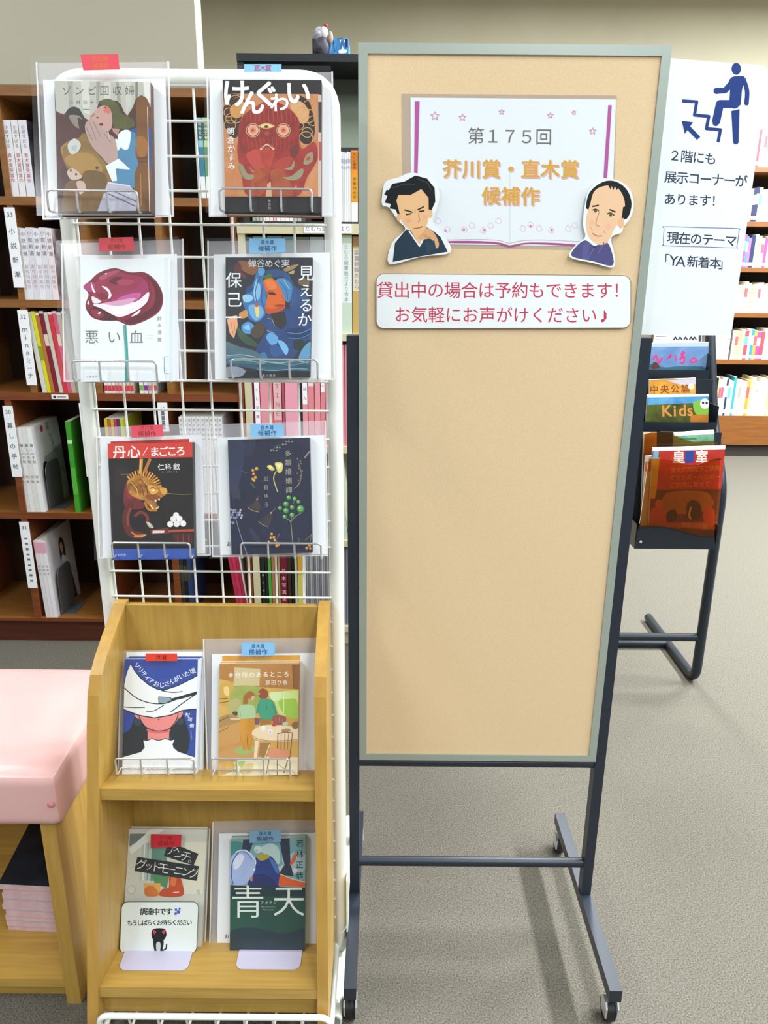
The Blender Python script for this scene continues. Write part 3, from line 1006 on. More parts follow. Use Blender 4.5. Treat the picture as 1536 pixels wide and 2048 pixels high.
def magazine(Y, quad, thick, items, bgc, label, group=None):
    """front-facing magazine; quad in B6 pixels TL TR BR BL"""
    b = MB()
    q = [at(*B6(*p), Y) for p in quad]
    b.prism(q, (0, thick, 0), bgc, 'paper_white')
    d = Draw(b, lambda x, y: at(*B6(x, y), Y), (0, -1, 0), clip=quad)
    d.run(items)
    return tag(b.build('magazine'), label, 'magazine', group)


magazine(2.020, [(240, 1228), (772, 1214), (700, 1930), (205, 1935)], 0.006, [
    ('p', '#f2f0f2', [(235, 1215), (775, 1205), (772, 1240), (238, 1252)]),
    ('p', '#b03028~#c23a30~30', [(290, 1252), (770, 1240), (745, 1530), (270, 1535)]),
    ('p', '#b8a040~#d0b450~20', [(232, 1300), (290, 1300), (262, 1600), (215, 1600)]),
    ('p', '#7fa8c8', [(245, 1252), (285, 1252), (280, 1310), (240, 1310)]),
    ('p', '#34489a', [(478, 1250), (545, 1248), (538, 1335), (475, 1340)]),
    ('g', '#f4ece4', '皇', 430, 1295, 95, 0, .02), ('g', '#f4ece4', '室', 598, 1290, 95, 0, .02),
    ('l', '#6a2018', 8, [(650, 1320), (745, 1310)]),
    ('t', '#d8905a', '皇太后両陛下ご訪問', 390, 1390, 715, 1375, 44), ('t', '#d8905a', 'オランダ・ベルギー', 380, 1445, 715, 1440, 44), ('t', '#d8905a', 'ご訪問に寄せて', 385, 1500, 640, 1492, 44),
    ('p', '#7a3a18~#5a2a14~14', [(268, 1535), (745, 1530), (700, 1930), (205, 1935)]),
    ('s', '#a8722e', [(340, 1560), (640, 1555), (630, 1690), (340, 1700)]),
    ('s', '#c8542e', [(225, 1690), (270, 1660), (330, 1680), (350, 1740), (320, 1790), (220, 1790)]), ('c', '#c87048', 285, 1640, 30, 36),
    ('s', '#3a1a10', [(345, 1700), (400, 1680), (420, 1740), (380, 1770), (340, 1760)]),
    ('s', '#42201a', [(490, 1640), (540, 1610), (590, 1650), (585, 1740), (500, 1750)]), ('l', '#d8b0a0', 14, [(520, 1660), (505, 1720), (520, 1750)], True),
    ('s', '#c84a38', [(610, 1700), (650, 1660), (690, 1690), (690, 1780), (620, 1780)]), ('c', '#b0604a', 660, 1630, 26, 32),
    ('p', '#c05a24', [(215, 1780), (710, 1770), (705, 1830), (210, 1800)]), ('t', '#d8a04a', '特集保存版', 470, 1790, 620, 1800, 40)],
    '#8a2f22', 'red glossy magazine with large white title in the lowest amber pocket')
b = MB()
q = [at(*B6(*p), 2.034) for p in [(185, 1290), (240, 1285), (205, 1900), (150, 1900)]]
b.prism(q, (0, 0.005, 0), '#c9bcb4', 'paper_white')
d = Draw(b, lambda x, y: at(*B6(x, y), 2.034), (0, -1, 0))
d.p('#b5684a', [(185, 1330), (238, 1325), (232, 1400), (182, 1400)])
tag(b.build('magazine'), 'pale magazine peeking out left of the red one in the lowest pocket', 'magazine')
magazine(2.052, [(395, 1118), (690, 1098), (690, 1880), (380, 1885)], 0.006, [
    ('p', '#e8ecee', [(395, 1112), (690, 1098), (690, 1128), (395, 1140)]),
    ('p', '#5f9a80~#89b59a~24', [(395, 1140), (690, 1128), (700, 1260), (390, 1262)]), ('l', '#3c7a5a', 12, [(440, 1165), (560, 1160)])],
    '#5f9a80', 'green magazine lying low in the amber pocket above the red magazine')
magazine(2.046, [(172, 1120), (270, 1115), (250, 1880), (150, 1885)], 0.004, [('p', '#c9a25a', [(170, 1118), (270, 1112), (268, 1262), (165, 1262)])],
         '#b58a44', 'tan leaflet standing left of the green magazine in its pocket')
magazine(2.136, [(200, 842), (650, 838), (645, 1090), (185, 1092)], 0.006, [
    ('p', '#3f8ac4~#68acd8~20', [(200, 850), (650, 846), (646, 900), (200, 915)]), ('p', '#e2e6ea', [(200, 836), (650, 832), (650, 852), (200, 860)]),
    ('p', '#3f4420~#5f6a2a~20', [(195, 915), (530, 900), (520, 1065), (185, 1068)]),
    ('s', '#7fb848', [(535, 900), (600, 880), (650, 900), (650, 990), (560, 985)]), ('p', '#c0782a', [(515, 985), (650, 985), (645, 1065), (515, 1065)]),
    ('c', '#eceeee', 620, 905, 34, 38), ('c', '#2c3438', 608, 898, 9), ('c', '#2c3438', 634, 900, 9),
    ('t', '#d8924a', 'Kids', 345, 955, 512, 950, 118, .015)],
    '#4a4a22', 'blue and green magazine with orange Kids title in the middle pocket')
magazine(2.162, [(215, 730), (555, 718), (550, 1085), (210, 1090)], 0.006, [
    ('p', '#c98a2e~#dba84a~20', [(215, 738), (360, 735), (440, 770), (550, 760), (550, 935), (210, 940)]), ('p', '#c3c0d2', [(340, 735), (555, 722), (553, 762), (450, 770)]),
    ('t', '#8a4a1c', '中央公論', 250, 800, 480, 795, 66, .02), ('c', '#e8dcc0', 520, 780, 22)],
    '#c98a2e', 'orange magazine standing behind the Kids magazine')
magazine(2.262, [(205, 462), (648, 455), (645, 708), (195, 712)], 0.007, [
    ('p', '#b9c8da', [(205, 462), (648, 455), (646, 490), (203, 492)]),
    ('p', '#5f86b8~#7d9fca~14', [(203, 490), (646, 486), (644, 650), (199, 655)]),
    ('s', '#3f6a80', [(200, 620), (330, 640), (450, 630), (640, 645), (640, 760), (195, 760)]), ('s', '#5a3a34', [(230, 620), (262, 600), (290, 640), (235, 650)]),
    ('l', '#d0408a', 15, [(240, 585), (265, 555), (285, 605), (310, 565)], True), ('l', '#d0408a', 13, [(345, 580), (375, 545), (360, 575)], True), ('l', '#d0408a', 12, [(405, 550), (408, 595)]),
    ('l', '#d0408a', 14, [(445, 545), (470, 530), (440, 580), (470, 560), (465, 610), (440, 600)], True), ('l', '#d0408a', 14, [(515, 595), (540, 570), (560, 590), (530, 605), (515, 595)], True),
    ('l', '#d0408a', 9, [(455, 520), (480, 535)])],
    '#5f86b8', 'blue sky magazine with pink title in the top pocket')
b = MB()
q = [at(*B6(*p), 2.29) for p in [(250, 395), (600, 395), (600, 480), (240, 480)]]
b.prism(q, (0, 0.0008, 0), 'paper_white')
d = Draw(b, lambda x, y: at(*B6(x, y), 2.29), (0, -1, 0))
for x in (405, 440, 480, 520, 545):
    d.l('#2a2e38', 11, [(x - 14, 440), (x, 418), (x + 14, 438)])
d.p('#3a3e4a', [(575, 400), (597, 400), (597, 450), (575, 450)])
d.l('#6a6e78', 6, [(260, 414), (340, 412)])
d.l('#6a6e78', 5, [(260, 438), (300, 438)])
tag(b.build('paper_notice'), 'white paper with black lettering rising behind the blue sky magazine', 'paper')

# ------------------------------------------------------------------ stairway sign panel fixed behind the notice board
SY = 1.277
b = MB()
z0, z1 = 1.1965, 1.5905
b.prism([(x, SY, z - 0.008 * (x - 0.42) / 0.13 * (z > 1.4)) for x, z in rrect(0.270, z0, 0.5578, z1, 0.012, 5)], (0, 0.004, 0), 'glossy_white')
d = Draw(b, lambda x, y: at(*B5(x, y), SY), (0, -1, 0))
NV = '#1c3a82'
d.c(NV, 730, 295, 36, 46)
d.p(NV, smooth_loop([(700, 356), (780, 350), (795, 372), (775, 450), (768, 520), (755, 590), (715, 600), (680, 560), (682, 460), (672, 400)]))
d.l(NV, 44, [(582, 462), (646, 458), (710, 385)])
d.l(NV, 34, [(785, 372), (812, 460), (808, 555)], True)
d.c(NV, 582, 462, 24)
d.c(NV, 808, 555, 18)
d.l(NV, 62, [(725, 562), (606, 562), (575, 705)])
d.c(NV, 575, 705, 24)
d.l('#eef3f6', 12, [(690, 605), (735, 600), (762, 575)], True)
d.p(NV, [(693, 615), (755, 600), (748, 845), (705, 845)])
d.c(NV, 727, 845, 22)
d.l(NV, 24, [(320, 538), (430, 545), (413, 645), (522, 655), (503, 748), (610, 757), (592, 850)])
d.l(NV, 34, [(445, 822), (365, 740)])
d.p(NV, [(318, 690), (402, 700), (340, 788)])
TX = '#2c3a55'
d.t(TX, '２階にも', 265, 952, 535, 975, 98, .008)
d.t(TX, '展示コーナーが', 232, 1115, 768, 1145, 98, .01)
d.t(TX, 'あります！', 226, 1282, 584, 1296, 94, .01)
d.l('#3a5aa8', 5, smooth_loop([(195, 1492), (470, 1500), (735, 1506), (750, 1525), (735, 1640), (720, 1652), (460, 1645), (192, 1636), (178, 1620), (182, 1510)], 5) + [(195, 1492)])
d.t(TX, '現在のテーマ', 250, 1575, 690, 1598, 96, .008)
d.g(TX, '「', 178, 1742, 95, .03)
d.t(TX, 'YA', 255, 1748, 310, 1754, 110, .004)
d.t(TX, '新着本', 402, 1756, 572, 1768, 92, .008)
d.g(TX, '」', 640, 1772, 95, .03)
tag(b.build('sign_panel'), 'glossy white stairway sign panel with navy climbing figure behind the notice board', 'sign')

# ------------------------------------------------------------------ notice board on castors
BX0, BX1, BZ0, BZ1, BYF = -0.0425, 0.404, 0.4085, 1.6012, 1.25
t = thing('notice_board', ((BX0 + BX1) / 2, 1.265, 0), 'tall beige cloth notice board in grey frame on a dark castor stand', 'notice board')
b = MB()
fw = 0.0135
b.box(BX0, BX1, BYF, BYF + 0.024, BZ1 - fw, BZ1, 'aluminium')
b.box(BX0, BX1, BYF, BYF + 0.024, BZ0, BZ0 + fw, 'aluminium')
b.box(BX0, BX0 + fw, BYF, BYF + 0.024, BZ0 + fw, BZ1 - fw, 'aluminium')
b.box(BX1 - fw, BX1, BYF, BYF + 0.024, BZ0 + fw, BZ1 - fw, 'aluminium')
b.build('frame', t)
b = MB()
b.box(BX0 + fw, BX1 - fw, BYF + 0.003, BYF + 0.020, BZ0 + fw, BZ1 - fw, 'board_cloth')
b.build('board_panel', t)
FXL, FXR = -0.0525, 0.4135
for x in (FXL, FXR):
    b = MB()
    b.box(x - 0.0095, x + 0.0095, 1.252, 1.276, 0.095, 1.193, 'dark_steel')
    b.build('post', t)
    b = MB()
    b.box(x - 0.011, x + 0.011, 1.035, 1.497, 0.068, 0.094, 'dark_steel')
    b.build('foot', t)
    for y in (1.055, 1.475):
        b = MB()
        b.cyl((x, y, 0.068), (x, y, 0.052), 0.006, 'chrome')
        b.prism([(x - 0.012, y + dy, z) for dy, z in ((-0.014, 0.022), (0.014, 0.022), (0.016, 0.045), (0.008, 0.054), (-0.008, 0.054), (-0.016, 0.045))], (0.003, 0, 0), 'chrome')
        b.prism([(x + 0.009, y + dy, z) for dy, z in ((-0.014, 0.022), (0.014, 0.022), (0.016, 0.045), (0.008, 0.054), (-0.008, 0.054), (-0.016, 0.045))], (0.003, 0, 0), 'chrome')
        c_ = b.build('caster', t)
        b = MB()
        b.cyl((x - 0.0085, y + 0.008, 0.021), (x + 0.0085, y + 0.008, 0.021), 0.021, 'rubber', 20)
        b.build('wheel', c_)
for z, r in ((0.3965, 0.0085), (0.164, 0.0095)):
    b = MB()
    b.cyl((FXL + 0.0095, 1.263, z), (FXR - 0.0095, 1.263, z), r, 'dark_steel')
    b.build('crossbar', t)

PY = BYF + 0.0025
# title poster: laminated sheet drawn as an open book
b = MB()
q = [at(803, 187, PY), at(1234, 190, PY), at(1226, 500, PY), at(806, 495, PY)]
b.prism(q, (0, 0.0003, 0), 'laminate_clear')
t = tag(b.build('poster'), 'laminated title poster drawn as an open book with gold lettering on the board', 'poster')
b = MB()
PQ = [(821, 195), (1232, 199), (1222, 493), (822, 488)]
b.prism([at(*p, PY - 0.0004) for p in PQ], (0, 0.0003, 0), 'laminate')
e = Draw(b, lambda x, y: at(*B4(x, y), PY - 0.0004), (0, -1, 0))
e.p('#a8508c', smooth_loop([(400, 430), (520, 428), (640, 432), (700, 440), (740, 452), (790, 442), (860, 436), (1000, 440), (1120, 450), (1120, 458), (1000, 452), (860, 446), (800, 450), (740, 462), (690, 450), (600, 442), (400, 440)], 2))
e.l('#c9b8b4', 4, [(400, 424), (560, 420), (680, 426), (740, 440), (800, 428), (920, 424), (1110, 432)], True)
e.l('#d3dadd', 3, [(740, 30), (741, 440)])
for (x, y) in ((360, 320), (410, 365), (500, 365), (540, 345), (600, 370), (640, 345), (680, 320), (810, 360), (850, 340), (895, 360), (960, 370), (1050, 360), (1085, 345)):
    e.l('#dba6c2', 2.5, [(x - 16, y + 6), (x - 6, y - 12), (x + 8, y - 8), (x + 14, y + 10), (x, y + 18), (x - 16, y + 6)], True)
for (x, y) in ((497, 368), (400, 375), (605, 372), (962, 372), (850, 350)):
    e.c('#d884a8', x, y, 7)
d = Draw(b, lambda x, y: at(*B3(x, y), PY - 0.0004) + Vector((0, -4e-4, 0)), (0, -1, 0))
PK = '#b2569a'
d.p(PK, [(312, 342), (334, 342), (324, 700), (308, 700)])
d.p(PK, [(1240, 360), (1256, 362), (1234, 712), (1217, 708)])
for (sx, sy, r) in ((408, 413, 22), (540, 420, 18), (728, 393, 14), (962, 410, 15), (1075, 396, 11), (1165, 485, 17)):
    pts = [(sx + (r if k % 2 == 0 else r * .42) * math.sin(math.pi * k / 5), sy - (r if k % 2 == 0 else r * .42) * math.cos(math.pi * k / 5)) for k in range(11)]
    d.l('#d58ab0', 2.6, pts)
d.t('#6d6864', '第１７５回', 605, 507, 930, 512, 84, -.004)
for o_, c_ in ((5, '#e3b0bc'), (0, '#d3a33c')):
    d.t(c_, '芥川賞・直木賞', 490 + o_, 665 + o_, 1055 + o_, 668 + o_, 92, .016)
    d.t(c_, '候補作', 678 + o_, 795 + o_, 866 + o_, 797 + o_, 92, .016)
b.build('printed_sheet', t)


def cutout(outline, items, label, Yc):
    b = MB()
    b.prism([at(*B4(*p), Yc) for p in smooth_loop(outline)], (0, 0.0012, 0), 'glossy_white')
    d = Draw(b, lambda x, y: at(*B4(x, y), Yc), (0, -1, 0))
    d.run(items)
    return tag(b.build('paper_cutout'), label, 'paper cutout', 'paper cutouts of men in kimono')


cutout([(64, 190), (82, 115), (150, 92), (212, 68), (292, 82), (352, 128), (368, 190), (352, 262), (332, 325), (385, 390), (428, 488), (270, 512), (103, 550), (116, 440), (186, 368), (150, 322), (100, 252), (66, 240)], [
    ('p', '#26394a', [(190, 368), (220, 372), (262, 456), (300, 400), (300, 356), (335, 375), (375, 410), (412, 486), (270, 510), (120, 540), (132, 440)]),
    ('p', '#e6b787', [(210, 360), (300, 350), (300, 385), (262, 450), (225, 390)]),
    ('p', '#e8bb8a', smooth_loop([(142, 210), (160, 180), (215, 180), (270, 150), (308, 195), (314, 280), (302, 340), (275, 368), (235, 375), (190, 352), (163, 310), (148, 260)])),
    ('c', '#e8bb8a', 318, 285, 14, 22), ('c', '#e4b484', 153, 305, 12, 20),
    ('p', '#14181b', [(88, 158), (100, 160), (118, 126), (182, 114), (240, 82), (302, 98), (342, 148), (346, 220), (326, 266), (311, 262), (310, 200), (272, 154), (215, 185), (150, 185), (140, 215), (158, 288), (146, 286), (136, 262), (104, 256), (110, 232), (78, 226), (92, 190), (76, 182)]),
    ('l', '#39434a', 4, [(120, 150), (180, 128), (240, 130)], True), ('l', '#39434a', 4, [(250, 100), (300, 120), (325, 160)], True),
    ('l', '#23282c', 7, [(182, 264), (226, 277)]), ('l', '#23282c', 7, [(252, 264), (286, 247)]),
    ('l', '#2b201a', 7, [(190, 289), (218, 284)]), ('l', '#2b201a', 7, [(260, 273), (288, 268)]),
    ('l', '#c08e5c', 4, [(256, 285), (264, 322), (252, 328)]), ('l', '#b0604a', 6, [(232, 363), (255, 360), (280, 352)], True),
    ('c', '#eaa98c', 205, 320, 16, 13), ('c', '#eaa98c', 290, 300, 12), ('l', '#c89462', 3, [(236, 262), (240, 280)]),
    ('l', '#e8edf0', 8, [(206, 374), (262, 456), (278, 428)]),
    ('s', '#dca878', [(250, 410), (280, 385), (300, 362), (335, 380), (365, 440), (352, 468), (325, 420), (290, 420), (272, 418)]),
    ('l', '#b98a5c', 3, [(285, 405), (320, 410)]), ('l', '#b98a5c', 3, [(280, 395), (300, 398)]),
    ('p', '#2c4254', [(290, 440), (340, 425), (350, 470), (300, 500)])],
    'paper cutout of a dark-haired man in navy kimono with hand on chin', PY - 0.006)
cutout([(1138, 240), (1160, 160), (1230, 106), (1302, 104), (1372, 150), (1397, 230), (1382, 300), (1345, 352), (1330, 385), (1278, 412), (1294, 500), (1288, 568), (1180, 545), (1056, 513), (1090, 450), (1140, 408), (1128, 340)], [
    ('p', '#514f80', smooth_loop([(1088, 462), (1140, 425), (1190, 455), (1240, 430), (1272, 462), (1286, 558), (1180, 536), (1070, 510)])),
    ('p', '#5d5a94', [(1130, 440), (1165, 440), (1150, 530), (1120, 520)]),
    ('p', '#15191c', smooth_loop([(1145, 240), (1165, 168), (1235, 115), (1305, 115), (1362, 160), (1385, 230), (1368, 300), (1332, 312), (1250, 250), (1160, 262)])),
    ('p', '#e9c29c', smooth_loop([(1166, 235), (1185, 170), (1230, 140), (1300, 140), (1340, 190), (1350, 255), (1336, 330), (1300, 355), (1262, 430), (1222, 450), (1182, 432), (1152, 392), (1144, 315)])),
    ('p', '#15191c', [(1262, 135), (1275, 158), (1280, 138), (1290, 160), (1296, 138), (1308, 160), (1320, 135)]),
    ('p', '#15191c', [(1340, 250), (1360, 240), (1366, 300), (1332, 310)]),
    ('c', '#e5b88e', 1330, 335, 16, 26),
    ('l', '#3a2a1c', 8, [(1176, 246), (1212, 240)], False), ('l', '#3a2a1c', 8, [(1268, 262), (1300, 276)]),
    ('l', '#3a3424', 6, [(1178, 266), (1195, 260), (1212, 270)], True), ('c', '#5a5a22', 1194, 270, 8), ('l', '#3a3424', 6, [(1254, 286), (1274, 280), (1294, 294)], True), ('c', '#5a5a22', 1274, 292, 8),
    ('l', '#c0916a', 4, [(1215, 275), (1196, 335), (1215, 352)], True), ('l', '#c8906c', 3, [(1165, 350), (1178, 372)]), ('l', '#c8906c', 3, [(1240, 370), (1245, 395)]),
    ('l', '#c86a62', 6, [(1178, 388), (1200, 402), (1230, 402)], True), ('c', '#eeb49a', 1175, 330, 14), ('c', '#eeb49a', 1262, 352, 16),
    ('l', '#6a6698', 5, [(1190, 458), (1150, 530)]), ('l', '#6a6698', 5, [(1240, 436), (1205, 500)]), ('l', '#2a2848', 4, [(1180, 455), (1192, 465), (1202, 452)])],
    'paper cutout of a man with receding hair in purple kimono', PY - 0.006)

# red lettered banner strip
b = MB()
YB_ = PY - 0.0035
sh = [(x, y) for x, y in rrect(33, 602, 1381, 893, 42, 6)]
fix = lambda x, y: (x, y + (x - 33) / 1350 * 10 * (1 if y < 700 else -0.4))
b.prism([at(*B4(*fix(*p)), YB_) for p in sh], (0, 0.0008, 0), 'glossy_white')
d = Draw(b, lambda x, y: at(*B4(x, y), YB_), (0, -1, 0))
d.l('#6a5a58', 3, [fix(*p) for p in sh] + [fix(*sh[0])])
d.t('#c63a5c', '貸出中の場合は予約もできます！', 80, 688, 1330, 690, 92, .002)
d.t('#c63a5c', 'お気軽にお声がけください', 172, 818, 1160, 822, 90, .002)
d.g('#c63a5c', '♪', 1240, 822, 96, 0, .01)
tag(b.build('banner'), 'rounded white banner with pink red lettering under the title poster', 'banner')

# ------------------------------------------------------------------ white wire grid rack
GY, GL_, GR = 1.17, -0.4525, -0.0755
t = thing('wire_grid_rack', ((GL_ + GR) / 2, 1.2, 0), 'white wire grid display rack hung with sleeved books', 'display rack')
TR = 0.0115
b = MB()
zt = 1.538
b.tube(rounded([(GL_, GY + 0.002, 0.04), (GL_, GY + 0.002, zt), (GR, GY + 0.002, zt), (GR, GY + 0.002, 0.04)], 0.045, 8), TR, 'white_enamel', 14)
b.build('frame', t)
for i in range(9):
    x = -0.4395 + 0.0441 * i
    if x > GR - 0.01:
        break
    b = MB()
    b.cyl((x, GY, 0.08), (x, GY, 1.53), 0.0018, 'white_enamel', 8)
    b.build('grid_wire', t)
for k in range(34):
    z = 1.529 - 0.0441 * k
    if z < 0.08:
        break
    b = MB()
    b.cyl((GL_ + 0.009, GY - 0.0036, z), (GR - 0.009, GY - 0.0036, z), 0.0018, 'white_enamel', 8)
    b.build('grid_wire', t)
for x0, x1 in ((GL_ - 0.046, GL_), (GR - 0.004, GR)):
    b = MB()
    b.cyl((x0, 1.035, 0.018), (x0, 1.56, 0.018), 0.013, 'white_enamel', 16)
    b.cyl((x0, 1.034, 0.018), (x0, 1.0345, 0.018), 0.010, '#8a8d88', 16)
    b.box(min(x0, x1) - 0.003, max(x0, x1) + 0.003, 1.158, 1.186, 0.031, 0.042, 'white_enamel')
    b.build('foot', t)
b = MB()
b.box(GR + 0.0115, GR + 0.0145, 1.15, 1.20, 0.10, 0.22, 'white_enamel')
b.build('joint_plate', t)
b = MB()
LY = 0.975
xa, xb = -0.470, -0.083
b.tube(rounded([(xa, LY, 0.05), (xa, LY, 0.100), (xb, LY, 0.100), (xb, LY, 0.05)], 0.018), 0.0052, 'white_enamel', 12)
for i in range(7):
    x = xa + (xb - xa) * (i + 1) / 8
    b.tube(rounded([(x, LY + 0.003, 0.099), (x, LY + 0.010, 0.060), (x, GY - 0.006, 0.060)], 0.008), 0.0024, 'white_enamel', 8)
for x in (xa, xb):
    b.cyl((x, LY, 0.052), (x, GY + 0.002, 0.052), 0.005, 'white_enamel', 10)
b.build('base_tray', t)

# ------------------------------------------------------------------ oak stand of two shelves
BT = 0.068
BQ = dict(lt=-0.4345, lb=-0.4745, r=-0.0865)
t = thing('oak_display_stand', (-0.27, 1.08, BT), 'light oak two shelf display stand with curved sides in front of the rack', 'display stand')
FRZ = lambda z: 0.985 + (1.05 - 0.985) * (z - BT) / (0.69 - BT)          # the front edge leans back
YBK = 1.160
lx = lambda y, z: BQ['lt'] - 0.020 * (YBK - y) / (YBK - 0.985) - 0.040 * (0.777 - z) / 0.68   # the left side splays outwards towards the foot


def side_profile():
    pts = [(YBK, BT), (0.985, BT), (1.040, 0.62), (1.047, 0.665), (1.058, 0.695), (1.075, 0.716), (1.10, 0.738), (1.128, 0.760), (1.146, 0.775), (YBK, 0.777)]
    return pts


for side in (0, 1):
    b = MB()
    pr = side_profile()
    th = 0.0185
    if side == 0:
        a = [Vector((lx(y, z), y, z)) for y, z in pr]
        c = [p + Vector((th, 0, 0)) for p in a]
    else:
        a = [Vector((BQ['r'] - th, y, z)) for y, z in pr]
        c = [p + Vector((th, 0, 0)) for p in a]
    n = len(a)
    b.add(a + c, [tuple(range(n)), tuple(range(2 * n - 1, n - 1, -1))], 'oak')
    b.add(a + c, [(i, i + n, (i + 1) % n + n, (i + 1) % n) for i in range(n)], 'oak_edge')
    b.build('side_panel', t)


def flare(y0, y1, z0, z1, m, name, m2=None):
    b = MB()
    xr = BQ['r'] - 0.0187
    v = [(lx(y, z) + 0.0188, y, z) for z in (z0, z1) for y in (y0, y1)] + [(xr, y, z) for z in (z0, z1) for y in (y0, y1)]
    b.add(v, [(0, 4, 6, 2), (1, 3, 7, 5), (0, 1, 5, 4), (2, 6, 7, 3), (0, 2, 3, 1), (4, 5, 7, 6)], m)
    return b.build(name, t)


SZ1, SZ0 = 0.506, 0.140
flare(FRZ(SZ1) + 0.002, 1.148, SZ1 - 0.021, SZ1, 'oak_flat', 'shelf', 'oak_flat')
flare(FRZ(SZ0) + 0.002, 1.148, SZ0 - 0.022, SZ0, 'oak_flat', 'shelf', 'oak_flat')
flare(1.148, YBK, BT, 0.771, 'oak', 'back_panel')
flare(1.01, 1.022, BT, SZ0 - 0.022, 'oak_flat', 'kick_board')

# ------------------------------------------------------------------ pink bench with open shelf below
BNX, BNY = -0.549, 1.075
t = thing('bench', (-0.95, 1.24, 0), 'pink vinyl topped wooden bench left of the oak stand', 'bench')
def cushion(x0, x1, y0, y1, z0, z1, rad, nx, ny, nz):
    """upholstered block: rounded edges, a soft crown on top and a slack front"""
    c = Vector(((x0 + x1) / 2, (y0 + y1) / 2, (z0 + z1) / 2))
    h = Vector(((x1 - x0) / 2, (y1 - y0) / 2, (z1 - z0) / 2))
    b = MB()
    dims = (nx, ny, nz)
    for ax in range(3):
        u, v = (ax + 1) % 3, (ax + 2) % 3
        for sg in (-1, 1):
            vs, fs = [], []
            nu, nv = dims[u], dims[v]
            for i in range(nu + 1):
                for j in range(nv + 1):
                    p = Vector((0, 0, 0))
                    p[ax] = sg * h[ax]
                    su, sv = 2 * i / nu - 1, 2 * j / nv - 1
                    p[u] = h[u] * math.sin(su * math.pi / 2) if nu < 14 else h[u] * su
                    p[v] = h[v] * math.sin(sv * math.pi / 2) if nv < 14 else h[v] * sv
                    q = Vector([max(-(h[k] - rad), min(h[k] - rad, p[k])) for k in range(3)])
                    d = p - q
                    w = q + d.normalized() * rad if d.length > 1e-9 else p
                    if w.z > 0:
                        w.z += 0.012 * (1 - (w.y / h.y) ** 2) * (1 - (w.x / h.x) ** 6) - 0.006 * max(0, -w.y / h.y) ** 3
                    vs.append(c + w)
            for i in range(nu):
                for j in range(nv):
                    k = i * (nv + 1) + j
                    f = (k, k + 1, k + nv + 2, k + nv + 1)
                    fs.append(f if sg < 0 else f[::-1])
            b.add(vs, fs, 'pink_vinyl', True)
    return b


cu = cushion(-1.37, -0.530, 1.062, 1.412, 0.4055, 0.510, 0.015, 60, 26, 16).build('cushion', t)
b = MB()
pb = at(104, 1606, 1.066)
b.ball((pb.x, 1.0618, pb.z), 0.006, 0.003, 0.0055, '#c98088')
b.build('button', cu)
def bpart(name, x0, x1, y0, y1, z0, z1, m):
    b = MB()
    b.box(x0, x1, y0, y1, z0, z1, m)
    return b.build(name, t)


bpart('side_panel', BNX - 0.026, BNX, 1.08, 1.405, 0, 0.405, 'oak')
bpart('side_panel', -1.372, -1.346, 1.08, 1.405, 0, 0.405, 'oak')
bpart('back_panel', -1.346, BNX - 0.026, 1.393, 1.405, 0, 0.405, 'oak_flat')
bpart('shelf', -1.346, BNX - 0.0262, 1.083, 1.393, 0.036, 0.055, 'oak_flat')
bpart('kick_board', -1.346, BNX - 0.0262, 1.10, 1.112, 0, 0.036, 'oak_flat')
z = 0.0555
for i in range(9):
    h = (0.0135, 0.0115, 0.0125, 0.014, 0.0125, 0.0115, 0.014, 0.0125, 0.013)[i]
    b = MB()
    dx, dy = rnd.uniform(-0.004, 0.004), rnd.uniform(-0.003, 0.003)
    sk = 0.012
    q = [(-0.728 + dx, 1.190 + dy, z), (-0.579, 1.182 + dy, z), (-0.579, 1.385, z), (-0.745 + dx, 1.385, z)]
    b.prism(q, (0, 0, h - 0.0008), '#d8b4bc~#e3c6cc~40')
    top = [Vector(p) + Vector((0, 0, h - 0.0006)) for p in q]
    b.add(top, [(0, 1, 2, 3)], '#14161a~#2c3440~9' if i == 8 else '#b9b6ba')
    w_ = ['lowest', 'second lowest', 'third lowest', 'fourth lowest', 'middle', 'fourth from top', 'third from top', 'second from top', 'topmost'][i]
    tag(b.build('pamphlet'), f'{w_} pamphlet of the pink-edged pile under the bench' + (', dark picture cover' if i == 8 else ''), 'pamphlet', 'pink-edged pamphlets under the bench')
    z += h

# ------------------------------------------------------------------ sleeves, sheets, books
HOLD = 'wire book holders'


class Pocket:
    """a leaning plane: its foot at pixel (px,py) lies at depth Y, its top leans back by a"""

    def __init__(s, px, py, Y, a):
        a = math.radians(a)
        s.P = at(px, py, Y)
        s.N = Vector((0, -math.cos(a), math.sin(a)))

    def pt(s, p, off=0.0):
        Q = s.P + s.N * off
        return on_plane(p[0], p[1], Q, s.N)

    def at0(s, p, off):
        """pixel read on the base plane, then moved out along the normal"""
        return on_plane(p[0], p[1], s.P, s.N) + s.N * off


